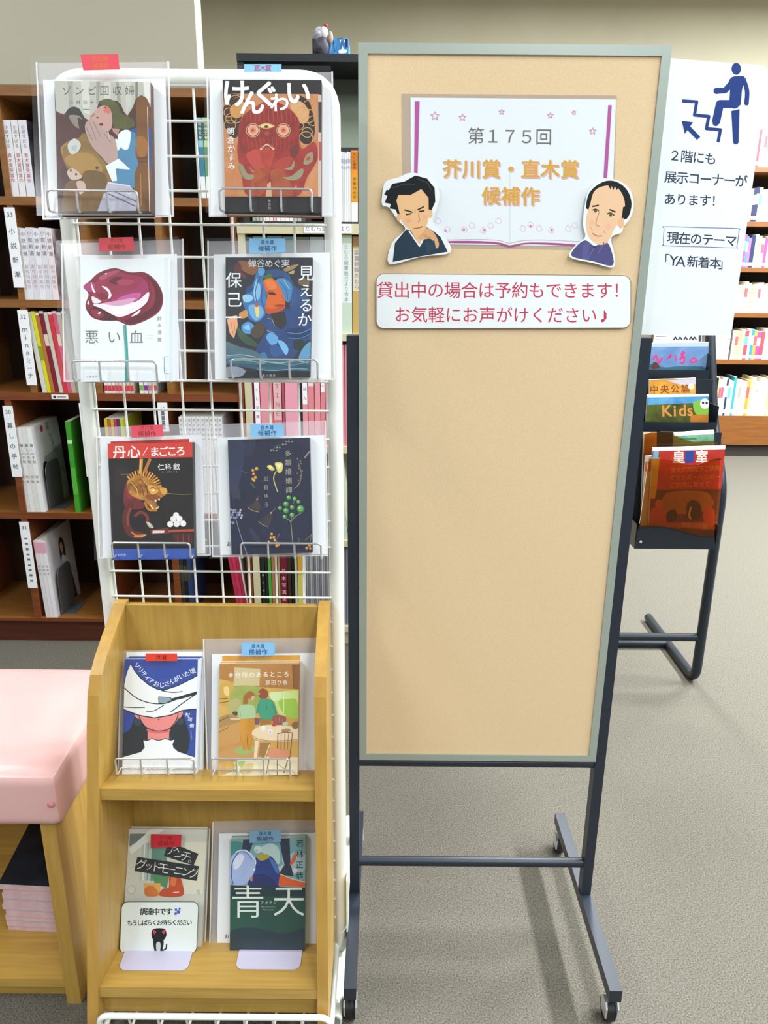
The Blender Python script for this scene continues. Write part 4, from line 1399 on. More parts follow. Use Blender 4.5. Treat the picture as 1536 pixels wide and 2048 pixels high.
def sleeve(P, quad, seam_, tagq, tagcol, texts, desc, tape=True):
    q = [P.pt(p) for p in quad]
    c = sum(q, Vector()) / 4
    base = (q[2] + q[3]) / 2
    t = thing('plastic_sleeve', base, 'clear plastic sleeve ' + desc, 'plastic sleeve', 'clear sleeves around the display books')
    for nm, off, m in (('back_film', -0.0012, 'film_back'), ('front_film', 0.0195, 'film_front')):
        b = MB()
        b.add([p + P.N * off for p in (q if nm == 'back_film' else [q[0] * 0.985 + c * 0.015, q[1] * 0.985 + c * 0.015, q[2], q[3]])], [(0, 1, 2, 3)], m)
        b.build(nm, t)
    b = MB()
    w = 0.0022
    for i, j in ((1, 2), (0, 3), (3, 2)):
        d = (c - (q[i] + q[j]) / 2).normalized() * w
        b.prism([q[i], q[j], q[j] + d, q[i] + d], P.N * 0.0012, 'seam')
    b.build('welded_seam', t)
    b = MB()
    tq = [P.at0(p, 0.0206) for p in tagq]
    b.prism(tq, P.N * 0.0003, tagcol)
    M = lambda x, y: on_plane(x, y, P.P, P.N) + P.N * 0.0209
    d = Draw(b, M, P.N)
    ax, ay = (tagq[0][0] + tagq[1][0]) / 2, (tagq[0][1] + tagq[1][1]) / 2
    bx, by = (tagq[2][0] + tagq[3][0]) / 2, (tagq[2][1] + tagq[3][1]) / 2
    for s_, k, w_, sz, col in texts:
        cx, cy = ax + (bx - ax) * k, ay + (by - ay) * k
        d.t(col, s_, cx - w_ / 2, cy, cx + w_ / 2, cy, sz, .01)
    b.build('tag', t)['label'] = 'red paper tag' if tagcol[1] in 'def' and tagcol != '#86bce6' and tagcol[1:3] > 'c0' else 'blue paper tag'
    return t


def sheet(P, quad, items, f, desc):
    b = MB()
    b.prism([P.pt(p, 0.0) for p in quad], P.N * 0.0003, 'paper_white')
    if items:
        d = Draw(b, lambda x, y: P.at0(f(x, y), 0.0004), P.N)
        d.run(items)
    return tag(b.build('paper_sheet'), 'white paper sheet behind the ' + desc, 'paper', 'white sheets inside the clear sleeves')


def book(P, quad, f, bgc, items, label, thick=0.014, spine=None, name='book', lift=0.0):
    """quad TL TR BR BL in drawing pixels; the pixels are read on the book's front face"""
    off = 0.0014 + lift + thick
    F = lambda x, y, o=0.0: P.pt(f(x, y), off) + P.N * o
    fr = [F(*p) for p in quad]
    bk = [p - P.N * thick for p in fr]
    base = (bk[2] + bk[3]) / 2
    t = thing(name, base, label, 'book', 'display books in clear sleeves')
    if thick > 0.004:
        b = MB()
        c = sum(fr, Vector()) / 4
        e = lambda p, k: p + (c - p).normalized() * 0.002 - P.N * k
        b.prism([e(p, thick - 0.0012) for p in fr], P.N * (thick - 0.0024), 'paper_edge')
        b.build('page_block', t)
        b = MB()
        b.prism(bk, P.N * 0.0011, bgc if '~' not in bgc else bgc)
        r = [fr[1], fr[2], bk[2], bk[1]]
        b.prism([r[0] - P.N * .0011, r[1] - P.N * .0011, r[2] + P.N * .0011, r[3] + P.N * .0011], (fr[0] - fr[1]).normalized() * 0.001, spine or bgc)
        b.build('back_cover', t)
    b = MB()
    b.prism(fr, P.N * -0.0010, bgc, spine or bgc)
    d = Draw(b, lambda x, y: F(x, y), P.N, clip=quad)
    d.run(items)
    b.build('cover', t)
    return t


def holder(fx, yt, yb, Yf, Yb, label, back=True):
    """chrome wire holder: front hoop with upright wires which turn back to the grid"""
    b = MB()
    r = 0.0015
    top = at((fx[0] + fx[-1]) / 2, yt, Yf).z
    foot = at((fx[0] + fx[-1]) / 2, yb, Yf).z
    X = [at(x, yb, Yf).x for x in fx]
    ends = lambda x: [(x, Yf, foot)] + ([(x, Yb, foot - 0.001)] if back else [(x, Yf + 0.02, foot)])
    pts = list(reversed(ends(X[0]))) + [(X[0], Yf, top), (X[-1], Yf, top)] + ends(X[-1])
    b.tube(rounded(pts, 0.006, 6), r, 'chrome', 10)
    for x in X[1:-1]:
        e = [(x, Yf + 0.0008, top)] + [(p[0], p[1] + 0.0008 * (i == 0), p[2]) for i, p in enumerate(ends(x))]
        b.tube(rounded(e, 0.005, 5), r, 'chrome', 10)
    if back:
        b.tube([(X[0] - 0.004, Yb - 0.002, foot - 0.001), (X[-1] + 0.004, Yb - 0.002, foot - 0.001)], r, 'chrome', 10)
        b.tube([(X[0], Yb - 0.014, foot - 0.0024), (X[-1], Yb - 0.014, foot - 0.0024)], r, 'chrome', 8)
    else:
        b.tube([(X[0], Yf + 0.02, foot), (X[-1], Yf + 0.02, foot)], r, 'chrome', 8)
    o = b.build('wire_holder')
    return tag(o, label, 'wire holder', HOLD)


RED, BLU = '#e0505c', '#86bce6'
ink_r = [('芥川賞', .24, 17, 8.5, '#b0482c'), ('候補作', .70, 24, 12, '#93382c')]
ink_o = [('芥川賞', .30, 22, 11, '#e07a3a'), ('候補作', .74, 22, 11, '#e2743c')]
ink_b = [('直木賞', .26, 18, 8.5, '#3a4f78'), ('候補作', .70, 25, 12, '#34486e')]
m = lambda f, pts: [f(*p) for p in pts]
YB, AL = 1.105, 13


# 1 ---- painted woman covering her mouth
D1 = 'painted woman book'
P = Pocket(215, 430, YB, AL)
sleeve(P, [(72, 125), (338, 123), (348, 434), (86, 440)], 1, [(173, 125), (247, 124), (250, 154), (179, 156)], RED, ink_o, 'with red tag around the book with a woman covering her mouth')
sheet(P, [(86, 160), (331, 158), (338, 430), (99, 434)], None, R1, 'book with a painted woman in blue')
book(P, [(417, 238), (1155, 245), (1170, 1258), (447, 1258)], R1, '#4a2a22', [
    ('p', '#57302a~#3f2420~30', [(417, 400), (700, 400), (760, 800), (560, 700), (447, 1258)]),
    ('p', '#b9b9ae', [(417, 238), (1157, 243), (1157, 440), (1090, 345), (1045, 370), (1020, 440), (978, 505), (950, 470), (930, 420), (900, 390), (760, 390), (740, 470), (690, 545), (650, 520), (610, 450), (540, 440), (490, 495), (450, 480), (430, 465)]),
    ('p', '#a3a398', [(520, 238), (560, 238), (560, 440), (530, 445)]), ('p', '#cfcfc6', [(620, 238), (690, 238), (690, 500), (640, 480)]), ('p', '#99998e', [(740, 238), (770, 238), (760, 400), (740, 420)]),
    ('p', '#cacac0', [(800, 238), (850, 238), (850, 390), (800, 390)]), ('p', '#98988c', [(890, 238), (910, 238), (930, 410), (900, 390)]), ('p', '#c6c6ba', [(960, 238), (1010, 238), (1010, 420), (970, 480)]),
    ('p', '#7f7f72', [(1040, 238), (1060, 240), (1060, 370), (1040, 370)]), ('p', '#dededa', [(1100, 240), (1157, 243), (1157, 420), (1110, 350)]),
    ('s', '#2a2a26', [(510, 470), (560, 436), (610, 455), (640, 515), (600, 520), (540, 505)]), ('s', '#8a7f74', [(530, 505), (605, 505), (636, 550), (612, 602), (565, 575)]),
    ('s', '#3a2c20', [(600, 520), (650, 560), (640, 620), (610, 600)]),
    ('s', '#7d5022~#6a421c~25', [(1045, 400), (1100, 355), (1150, 430), (1168, 700), (1175, 1270), (1040, 1270), (1035, 950), (1062, 870), (1040, 800), (1032, 680), (1050, 600)]),
    ('s', '#9a662c', [(1040, 690), (1060, 660), (1120, 680), (1140, 760), (1110, 820), (1060, 810)]), ('l', '#5a3616', 8, [(1050, 830), (1140, 828)]), ('l', '#5a3616', 6, [(1050, 860), (1150, 856)]), ('l', '#a8742e', 8, [(1080, 950), (1085, 1200)]),
    ('p', '#2f4f8c', [(1000, 610), (1050, 600), (1050, 680), (1010, 690)]), ('p', '#35508c', [(1140, 600), (1160, 600), (1162, 940), (1148, 900)]),
    ('s', '#8f7030~#7a5c26~40', [(470, 760), (520, 700), (600, 680), (650, 640), (720, 760), (820, 880), (855, 1010), (820, 1120), (740, 1260), (640, 1260), (600, 1100), (640, 980), (560, 960), (500, 880)]),
    ('s', '#7a5828~#6a4a20~40', [(500, 1050), (560, 1000), (640, 1010), (700, 1000), (790, 1010), (820, 1050), (740, 1275), (490, 1275)]),
    ('s', '#a68040', [(500, 830), (580, 790), (700, 800), (760, 860), (790, 930), (700, 960), (600, 940), (520, 880)]), ('s', '#6a5020', [(640, 940), (760, 930), (820, 980), (800, 1060), (680, 1080)]),
    ('l', '#a8783c', 14, [(480, 800), (475, 750), (520, 720)], True), ('s', '#c5cac6', [(520, 730), (570, 680), (620, 720), (600, 780), (545, 800)]), ('s', '#aeb6b4', [(545, 750), (590, 730), (580, 780)]),
    ('s', '#c6b2a4', [(515, 935), (560, 910), (625, 960), (615, 990), (545, 995)]), ('c', '#4a3020', 545, 925, 9), ('c', '#4a3020', 585, 955, 9), ('s', '#c4a898', [(590, 1010), (640, 1010), (660, 1060), (620, 1110), (595, 1060)]), ('c', '#4a3616', 745, 905, 12),
    ('p', '#4f88ad~#447a9e~20', [(880, 760), (930, 700), (1000, 620), (1040, 640), (1045, 720), (1040, 800), (1065, 870), (1035, 950), (1035, 1060), (870, 1040), (860, 900)]),
    ('s', '#e6eef2', [(905, 660), (955, 615), (1005, 635), (985, 760), (930, 748)]), ('s', '#dfe8ee', [(885, 690), (905, 690), (930, 740), (895, 780)]),
    ('s', '#5c5c2c~#4a4a22~30', [(760, 400), (830, 375), (900, 410), (940, 490), (1020, 530), (1030, 590), (930, 612), (870, 590), (850, 480), (790, 430)]),
    ('s', '#c19a90', [(720, 475), (790, 428), (850, 460), (862, 560), (850, 612), (800, 625), (740, 570), (690, 520)]), ('p', '#b08478', [(860, 600), (920, 610), (905, 660), (870, 630)]),
    ('s', '#d0705e', [(800, 440), (840, 450), (845, 490), (800, 475)]), ('c', '#5a3a30', 812, 443, 9, 6), ('c', '#4a3028', 750, 520, 10, 6), ('c', '#7a2a2a', 778, 572, 16, 12), ('l', '#6a4a3c', 5, [(700, 515), (730, 490)]),
    ('s', '#b3978f', [(652, 590), (700, 528), (745, 560), (830, 640), (885, 690), (905, 840), (850, 892), (780, 820), (700, 730)]),
    ('l', '#8c706a', 5, [(690, 560), (740, 690)]), ('l', '#8c706a', 5, [(720, 555), (775, 670)]), ('l', '#8c706a', 5, [(665, 600), (715, 700)]), ('l', '#c8ada6', 10, [(828, 615), (842, 690)]), ('l', '#8c706a', 5, [(800, 640), (850, 710)]),
    ('p', '#e4ecf0', [(812, 892), (912, 835), (1002, 920), (890, 912), (900, 1005), (862, 1010)]),
    ('p', '#a8a7b8~#bdbccb~20', [(740, 1262), (830, 1012), (1000, 1042), (1062, 1120), (1042, 1262)]), ('l', '#62626e', 10, [(800, 1090), (1040, 1200)]), ('l', '#62626e', 8, [(840, 1070), (1050, 1165)]), ('l', '#d4d4e0', 9, [(830, 1020), (1000, 1045)]), ('c', '#d8d8e4', 990, 1095, 16), ('c', '#8a8a98', 990, 1095, 8),
    ('p', '#2c2624', [(470, 1240), (1150, 1235), (1170, 1262), (470, 1262)]),
    ('t', '#4a4e48', 'ゾンビ回収婦', 513, 312, 996, 312, 76, -.004), ('t', '#6a6d66', '小林泊十', 548, 402, 706, 402, 36), ('l', '#6a6d66', 4, [(640, 455), (690, 457)]), ('l', '#e8e8ec', 4, [(1133, 440), (1150, 1240)])],
    'book with a painted woman in blue covering her mouth, top left of the rack')
holder([98, 156, 217, 277], 381, 423, 1.078, 1.167, 'chrome wire holder under the book with the painted woman in blue')

# 2 ---- red ogre
P = Pocket(545, 432, YB, AL)
sleeve(P, [(413, 143), (666, 144), (671, 434), (418, 434)], 1, [(494, 144), (567, 144), (567, 159), (494, 159)], '#8cc8f0', [('直木賞', .5, 22, 13, '#a85070')], 'with mostly hidden blue tag around the red ogre book')
sheet(P, [(419, 160), (662, 166), (668, 431), (421, 431)], None, R2, 'orange book with a red ogre')
loops = []
for cx, cy, r in ((330, 790, 40), (350, 840, 45), (400, 830, 50), (340, 900, 50), (390, 700, 60), (1010, 820, 60), (960, 790, 55), (1000, 960, 45), (990, 1010, 60), (1050, 860, 45), (930, 900, 40), (1010, 730, 45)):
    loops.append(('l', '#cf9c58', 6, [(cx + r * math.cos(2 * math.pi * k / 14), cy + r * .95 * math.sin(2 * math.pi * k / 14)) for k in range(15)]))
hairs = [('l', '#b84a34', 4, [(440 + i * 38, 740 + abs(i - 6) * 10), (446 + i * 38, 870)]) for i in range(13)] + [('l', '#7a231b', 4, [(458 + i * 38, 760 + abs(i - 6) * 9), (462 + i * 38, 860)]) for i in range(12)]
hairs += [('l', '#b5442e', 4, [(450 + i * 36, 1000), (470 + i * 34, 1100)]) for i in range(13)]
book(P, [(278, 510), (1122, 512), (1120, 1668), (300, 1652)], R2, '#c9895a~#b87444~30', [
    ('p', '#1c1718', [(278, 508), (1124, 508), (1124, 632), (284, 628)]), ('p', '#2a2422', [(284, 620), (440, 640), (300, 700), (288, 690)]),
    ('s', '#38241a', [(285, 760), (330, 690), (430, 660), (470, 700), (430, 860), (400, 1000), (330, 980), (290, 880)]), ('s', '#c8904c', [(340, 760), (400, 700), (460, 700), (440, 820), (370, 830)]),
    ('s', '#2a1d18', [(900, 650), (1000, 680), (1045, 780), (1065, 960), (1010, 1065), (930, 1010), (930, 860)]), ('s', '#d4a070', [(850, 720), (930, 690), (1000, 750), (1010, 850), (940, 880)])] + loops + [
    ('s', '#8e241f~#a2332a~60', [(415, 1010), (440, 840), (560, 740), (700, 690), (850, 760), (930, 860), (930, 1000), (960, 1100), (1060, 1040), (1090, 1180), (1000, 1340), (900, 1512), (510, 1512), (440, 1300), (405, 1120)]),
    ('s', '#96291f~#7c211b~60', [(410, 960), (440, 850), (520, 780), (690, 760), (850, 780), (930, 860), (935, 960), (900, 1080), (700, 1150), (500, 1120), (430, 1060)])] + hairs + [
    ('s', '#7d2c22', [(430, 1060), (480, 1080), (480, 1130), (440, 1120)]), ('s', '#6e2a20', [(850, 1100), (920, 1060), (930, 1120), (880, 1180)]),
    ('s', '#b8443a', [(480, 1150), (600, 1110), (680, 1300), (600, 1290), (540, 1260)]), ('s', '#a83a30', [(700, 1250), (780, 1180), (880, 1180), (800, 1290)]),
    ('s', '#8a3a1c~#a84f2a~60', [(540, 1290), (660, 1280), (660, 1400), (600, 1512), (520, 1512)]), ('s', '#8e3e1e~#aa542c~60', [(690, 1290), (790, 1280), (850, 1380), (880, 1512), (710, 1512), (700, 1400)]),
    ('p', '#c9a080', [(660, 1400), (690, 1380), (700, 1512), (645, 1512)]),
    ('c', '#d8b47c', 538, 943, 60), ('c', '#55331f', 538, 943, 55), ('c', '#e2a08c', 538, 943, 48), ('c', '#d8825a', 538, 943, 26), ('c', '#a84a2c', 536, 943, 13),
    ('c', '#d8b47c', 798, 943, 60), ('c', '#55331f', 798, 943, 55), ('c', '#e2a08c', 798, 943, 48), ('c', '#d8825a', 798, 943, 26), ('c', '#a84a2c', 798, 943, 13),
    ('s', '#d8a45c', [(585, 908), (650, 880), (725, 908), (650, 930)]), ('s', '#e8cf9c', [(605, 906), (650, 890), (705, 906), (650, 918)]), ('c', '#5c6a2c', 652, 912, 20, 12), ('c', '#2c2a14', 652, 912, 9),
    ('s', '#842a22', [(608, 985), (630, 950), (675, 950), (702, 985), (690, 1015), (650, 1005), (620, 1015)]), ('s', '#a8403a', [(630, 965), (655, 955), (680, 965), (660, 990)]),
    ('l', '#e0b090', 17, [(600, 1110), (640, 1068), (672, 1066), (718, 1108)], True), ('l', '#5a1d18', 6, [(610, 1094), (655, 1052), (705, 1090)], True),
    ('p', '#a43424~#b4452e~50', [(595, 1120), (655, 1090), (725, 1120), (700, 1230), (680, 1300), (650, 1270), (620, 1230)]),
    ('s', '#8f8a6a', [(415, 1235), (450, 1240), (490, 1310), (545, 1325), (530, 1362), (460, 1352)]), ('s', '#8f8a6a', [(505, 1250), (530, 1280), (548, 1290), (530, 1300)]),
    ('s', '#908c6c', [(790, 1345), (860, 1335), (940, 1275), (970, 1280), (950, 1340), (880, 1372)]), ('s', '#8f8a6a', [(805, 1272), (860, 1252), (885, 1200), (892, 1245), (865, 1282)]), ('s', '#908c6c', [(968, 1222), (995, 1150), (1045, 1130), (1048, 1200), (1000, 1235)]), ('s', '#b53a3a', [(990, 1190), (1010, 1165), (1030, 1180), (1010, 1200)]), ('s', '#8f8a6a', [(885, 1440), (910, 1410), (905, 1450)]),
    ('p', '#1a1719', [(298, 1508), (1124, 1508), (1124, 1670), (298, 1668)]),
    ('p', '#1c1a20', [(1085, 512), (1124, 512), (1124, 640), (1085, 630)]), ('p', '#c8b4a8', [(1092, 640), (1124, 640), (1122, 1508), (1092, 1508)]), ('p', '#b04a40', [(1096, 1040), (1122, 1040), (1120, 1200), (1098, 1200)]), ('p', '#33302e', [(1094, 700), (1122, 700), (1120, 960), (1096, 960)]),
    ('g', '#f4f6f8', 'け', 392, 625, 250, 0, .020), ('g', '#f4f6f8', 'ん', 530, 705, 225, 0, .020), ('g', '#f4f6f8', 'ぐ', 645, 628, 235, 0, .020), ('g', '#f4f6f8', 'わ', 765, 705, 170, 0, .020), ('g', '#f4f6f8', 'い', 922, 620, 235, 0, .020),
    ('t', '#f0eee8', '朝倉かすみ', 348, 950, 356, 1245, 68, .006), ('t', '#d0ccc4', '光文社', 678, 1545, 680, 1605, 24)],
    'orange and black book with a red wild-haired ogre face', spine='#2a2426')
holder([440.5, 501.4, 562.3, 623.8], 377.5, 421, 1.078, 1.167, 'chrome wire holder under the red ogre book')

# 3 ---- maroon flower
P = Pocket(245, 764, YB, AL)
sleeve(P, [(122, 487), (367, 478), (373, 762), (128, 764)], 1, [(209, 484), (276, 482), (279, 509), (209, 510)], RED, ink_r, 'with red tag around the white book with a maroon flower')
sheet(P, [(160, 511), (354, 508), (358, 762), (161, 763)], None, R3, 'white book with a maroon flower')
book(P, [(617, 306), (1296, 292), (1300, 1238), (620, 1243)], R3, '#eaf0f2', [
    ('p', '#e2eaee', [(1262, 292), (1296, 292), (1300, 1238), (1268, 1238)]),
    ('s', '#7c1c30', [(640, 512), (690, 468), (760, 405), (880, 370), (1000, 402), (1110, 402), (1200, 470), (1252, 580), (1232, 690), (1140, 762), (1000, 810), (900, 775), (780, 772), (700, 742), (655, 660), (680, 570)]),
    ('s', '#8e2440~#a03050~18', [(710, 520), (780, 440), (900, 400), (1010, 425), (1090, 440), (1140, 540), (1080, 600), (940, 640), (800, 640), (720, 600)]), ('s', '#b04a66', [(760, 440), (850, 395), (920, 388), (860, 425), (790, 460)]), ('s', '#5c1428', [(840, 470), (880, 440), (940, 440), (900, 470), (905, 495), (860, 490)]), ('s', '#a83858', [(900, 470), (960, 455), (1040, 470), (970, 505), (910, 495)]),
    ('s', '#5a1426', [(1120, 420), (1200, 490), (1240, 580), (1220, 680), (1130, 750), (1010, 795), (960, 770), (1100, 720), (1180, 640), (1195, 560), (1160, 470)]), ('s', '#8e2438', [(1150, 470), (1190, 540), (1185, 640), (1120, 700), (1160, 600)]),
    ('s', '#4a1020', [(690, 690), (760, 660), (850, 720), (900, 770), (790, 770), (710, 740)]), ('s', '#8c2034', [(700, 690), (750, 690), (800, 730), (760, 755), (710, 730)]),
    ('s', '#9e2e60', [(860, 600), (950, 560), (1050, 520), (1110, 455), (1142, 540), (1090, 620), (950, 650), (870, 640)]), ('s', '#c45a98', [(900, 610), (990, 570), (1080, 560), (1060, 610), (960, 640)]),
    ('s', '#f0e6ec', [(715, 652), (780, 642), (850, 636), (960, 640), (1060, 620), (1142, 552), (1130, 630), (1050, 695), (930, 745), (855, 722), (790, 685)]), ('s', '#d8a0c0', [(800, 640), (900, 620), (1040, 600), (1000, 640), (900, 660)]), ('s', '#fbf5f8', [(850, 670), (950, 665), (1060, 650), (980, 700), (910, 725)]),
    ('s', '#b03a70', [(640, 512), (700, 475), (735, 500), (720, 540), (690, 555)]), ('s', '#f4eef2', [(700, 480), (722, 530), (735, 560), (712, 545)]), ('s', '#f4eef2', [(782, 508), (830, 525), (858, 580), (830, 608), (835, 560)]), ('s', '#ece0e8', [(705, 590), (740, 600), (780, 630), (720, 640)]), ('s', '#7c1c30', [(740, 570), (790, 560), (830, 590), (780, 605)]),
    ('s', '#f6f0f2', [(1008, 742), (1080, 686), (1062, 722)]), ('s', '#f4eef0', [(752, 720), (775, 702), (768, 722)]), ('s', '#f0e4ea', [(670, 640), (682, 620), (684, 650)]), ('s', '#f4eef0', [(805, 412), (822, 408), (815, 420)]),
    ('l', '#3e9a95', 25, [(957, 806), (968, 950), (975, 1090), (974, 1242)]), ('l', '#6fbab4', 6, [(952, 806), (962, 950), (970, 1090)]),
    ('t', '#6d655e', '悪い血', 705, 897, 1048, 897, 112, -.008), ('t', '#94918e', '鈴木涼美', 1225, 756, 1225, 918, 36), ('t', '#b0b0b0', 'ＳＵＺＵＫＩ', 1128, 886, 1180, 886, 12), ('t', '#b0b0b0', 'ＳＵＺＵＭＩ', 1128, 910, 1180, 910, 12), ('t', '#8e8e9a', '文藝春秋', 672, 1204, 740, 1202, 18),
    ('l', '#5a7ab0', 4, [(1298, 1050), (1266, 1050), (1260, 1058), (1262, 1172), (1270, 1180), (1298, 1180)])],
    'white book with a maroon paint flower on a teal stem', spine='#dde5ea')
holder([148.4, 201.8, 257.8, 315], 722.6, 764, 1.078, 1.167, 'chrome wire holder under the maroon flower book')

# 4 ---- orange face wrapped in blue cloth
P = Pocket(540, 757, YB, AL)
sleeve(P, [(415, 482), (665, 479), (671, 760), (416, 763)], 1, [(504, 485), (574, 485), (575, 512), (504, 514)], BLU, ink_b, 'with blue tag around the dark book with an orange face')
sheet(P, [(427, 509), (660, 505), (662, 757), (430, 759)], None, R4, 'dark book with an orange face')
W1, W2 = '#5a8496', '#3a6276'
book(P, [(303, 318), (1046, 320), (1022, 1335), (308, 1342)], R4, '#23272e~#2c3138~12', [
    ('s', '#8c5c3a~#7a4c30~30', [(425, 345), (560, 378), (582, 420), (540, 470), (460, 440), (420, 400)]), ('s', '#5c2e32', [(375, 410), (408, 360), (440, 400), (432, 440), (390, 452)]), ('s', '#6a3030', [(440, 440), (480, 480), (460, 500), (430, 470)]), ('s', '#a08458', [(800, 420), (860, 390), (930, 378), (880, 420), (820, 440)]), ('s', '#b0a070', [(840, 450), (890, 430), (880, 462)]), ('s', '#6a5a44', [(920, 520), (990, 500), (1020, 550), (950, 560)]),
    ('s', '#2a4a7c', [(640, 440), (740, 420), (800, 470), (700, 490)]),
    ('s', '#1d3a6c~#2a4a80~16', [(590, 850), (640, 800), (800, 760), (900, 770), (1020, 850), (1035, 1000), (960, 1050), (885, 1170), (780, 1190), (600, 1180), (560, 1120), (620, 1000), (650, 940)]),
    ('s', '#22406e~#2e5488~20', [(740, 420), (840, 460), (890, 560), (1000, 640), (1030, 760), (960, 800), (860, 770), (850, 600), (800, 500)]),
    ('s', '#3a7ab2~#2e68a0~24', [(560, 470), (600, 415), (640, 440), (622, 520), (650, 600), (655, 700), (645, 800), (575, 872), (500, 840), (470, 760), (450, 690), (490, 600), (540, 540)]),
    ('s', '#7fb4d8', [(565, 530), (600, 560), (595, 660), (560, 692), (540, 620)]), ('s', '#94c4e0', [(450, 645), (520, 640), (535, 682), (470, 704)]), ('s', '#5a98c8', [(580, 420), (620, 410), (640, 440), (600, 480)]), ('s', '#1f4878', [(480, 580), (530, 560), (540, 600), (480, 630)]), ('l', '#1c4272', 6, [(600, 480), (560, 600), (570, 700), (600, 790)], True), ('l', '#a8d0e8', 5, [(570, 500), (548, 600), (560, 690)], True), ('l', '#1d4474', 6, [(620, 560), (612, 680), (640, 780)], True),
    ('s', '#6aa6d2', [(500, 740), (540, 720), (610, 740), (630, 800), (570, 860), (520, 820)]),
    ('s', '#4f8cbc~#3f7aac~24', [(728, 520), (800, 498), (870, 560), (862, 650), (842, 702), (812, 682), (780, 600)]), ('l', '#2a5a8c', 6, [(760, 520), (820, 600), (835, 680)], True), ('l', '#8cc0e0', 6, [(800, 510), (850, 590)], True),
    ('s', '#d4621e', [(625, 520), (680, 492), (730, 520), (780, 600), (812, 690), (802, 760), (730, 790), (660, 800), (645, 740), (660, 650), (640, 580)]), ('s', '#b84e16', [(640, 750), (700, 760), (790, 740), (800, 762), (730, 792), (662, 802)]), ('s', '#e07a34', [(640, 530), (680, 505), (720, 530), (740, 580), (680, 590)]),
    ('l', '#7a3010', 7, [(655, 625), (690, 605), (740, 640)], True), ('s', '#3a1c10', [(665, 628), (692, 616), (735, 640), (700, 640)]), ('s', '#a83a10', [(720, 730), (770, 718), (812, 730), (770, 746)]), ('l', '#7a2c0c', 5, [(720, 732), (770, 730), (812, 728)]), ('l', '#8a3a14', 4, [(780, 640), (800, 690), (780, 700)], True),
    ('s', '#3f6c2c', [(620, 490), (680, 458), (702, 488), (650, 502)]),
    ('p', '#2c2721', [(690, 800), (810, 780), (824, 880), (780, 935), (720, 885)]),
    ('s', '#2f4c36~#3a5a40~20', [(400, 870), (430, 940), (560, 1040), (592, 1082), (480, 1060), (410, 980)]), ('s', '#4e92c8', [(440, 905), (500, 868), (550, 910), (522, 970), (460, 962)]), ('s', '#86bce2', [(455, 920), (500, 890), (510, 940)]), ('s', '#c98c4c', [(420, 800), (480, 768), (492, 820), (440, 842)]), ('p', '#e0a47c', [(315, 850), (350, 825), (400, 812), (408, 900), (376, 1012), (340, 970)]), ('l', '#b87a50', 5, [(350, 870), (370, 980)]), ('l', '#b87a50', 5, [(375, 860), (385, 950)]), ('s', '#e0cf7a', [(553, 740), (580, 728), (592, 800), (570, 832)]), ('s', '#c84a2a', [(556, 715), (578, 708), (582, 738), (560, 742)]),
    ('s', '#4a4030', [(520, 940), (600, 870), (640, 940), (600, 1000), (540, 1000)]), ('l', '#b8a880', 4, [(660, 840), (700, 850), (720, 900)], True), ('l', '#b0a078', 4, [(650, 940), (720, 965)], True),
    ('s', '#5f9fd2', [(650, 1000), (690, 960), (750, 1000), (742, 1050), (690, 1062)]), ('s', '#74b0dc', [(750, 1030), (800, 1040), (840, 1100), (820, 1152), (780, 1100)]), ('s', '#2a528c', [(690, 1080), (760, 1080), (790, 1150), (700, 1160)]), ('s', '#15305c', [(820, 940), (940, 920), (1030, 960), (960, 1000), (860, 990)]), ('l', '#4a7ab0', 8, [(830, 960), (930, 970), (1030, 930)], True), ('l', '#4a7ab0', 6, [(840, 1010), (940, 1010), (1030, 970)], True), ('s', '#1a2e2a', [(880, 1040), (950, 1020), (1000, 1080), (900, 1110)]), ('s', '#5a94bc', [(960, 1100), (1030, 1040), (1030, 1170), (930, 1190)]), ('s', '#3c7098', [(600, 1140), (640, 1130), (660, 1180), (590, 1180)]),
    ('s', '#43606c~#5a7a86~14', [(300, 1040), (420, 1080), (560, 1120), (600, 1180), (400, 1180), (300, 1150)]),
    ('p', '#2f5262~#44707e~12', [(300, 1170), (480, 1160), (700, 1190), (1030, 1180), (1024, 1290), (600, 1280), (300, 1230)])] + [
    ('l', c, w, pts, True) for c, w, pts in ((W1, 12, [(310, 1175), (420, 1165), (520, 1190), (600, 1180)]), ('#8fb0bc', 7, [(310, 1160), (430, 1150), (560, 1170)]), (W1, 10, [(560, 1230), (700, 1210), (860, 1240), (1020, 1205)]), ('#8cb4c8', 7, [(600, 1200), (760, 1222), (900, 1200), (1010, 1220)]), (W2, 12, [(310, 1215), (450, 1235), (600, 1270), (800, 1262), (1000, 1240)]), ('#6f9cb0', 8, [(570, 1275), (720, 1285), (880, 1270), (1000, 1272)]), ('#7aa4b8', 6, [(330, 1205), (480, 1200), (640, 1225)]))] + [
    ('s', '#8a93a0', [(310, 1260), (420, 1255), (480, 1300), (420, 1340), (310, 1340)]), ('p', '#1a1f28', [(480, 1290), (1022, 1298), (1020, 1340), (440, 1342)]),
    ('g', '#eef0f2', '保', 374, 512, 140, 0, .004), ('g', '#eef0f2', '己', 376, 678, 138, 0, .004), ('g', '#eef0f2', '一', 370, 832, 140, 0, .006),
    ('g', '#eef0f2', '見', 992, 452, 138, 0, .004), ('g', '#eef0f2', 'え', 988, 602, 118, 0, .004), ('g', '#eef0f2', 'る', 990, 725, 125, 0, .004), ('g', '#eef0f2', 'か', 978, 850, 125, 0, .004),
    ('t', '#cfd2d4', '蝉谷めぐ実', 532, 370, 815, 370, 74, .002), ('t', '#b0b4b8', '角川書店', 628, 1327, 718, 1327, 24)],
    'dark painted book with an orange face wrapped in blue cloth')
holder([464, 521, 579, 635.5], 719, 757.6, 1.078, 1.167, 'chrome wire holder under the dark painted book with an orange face')

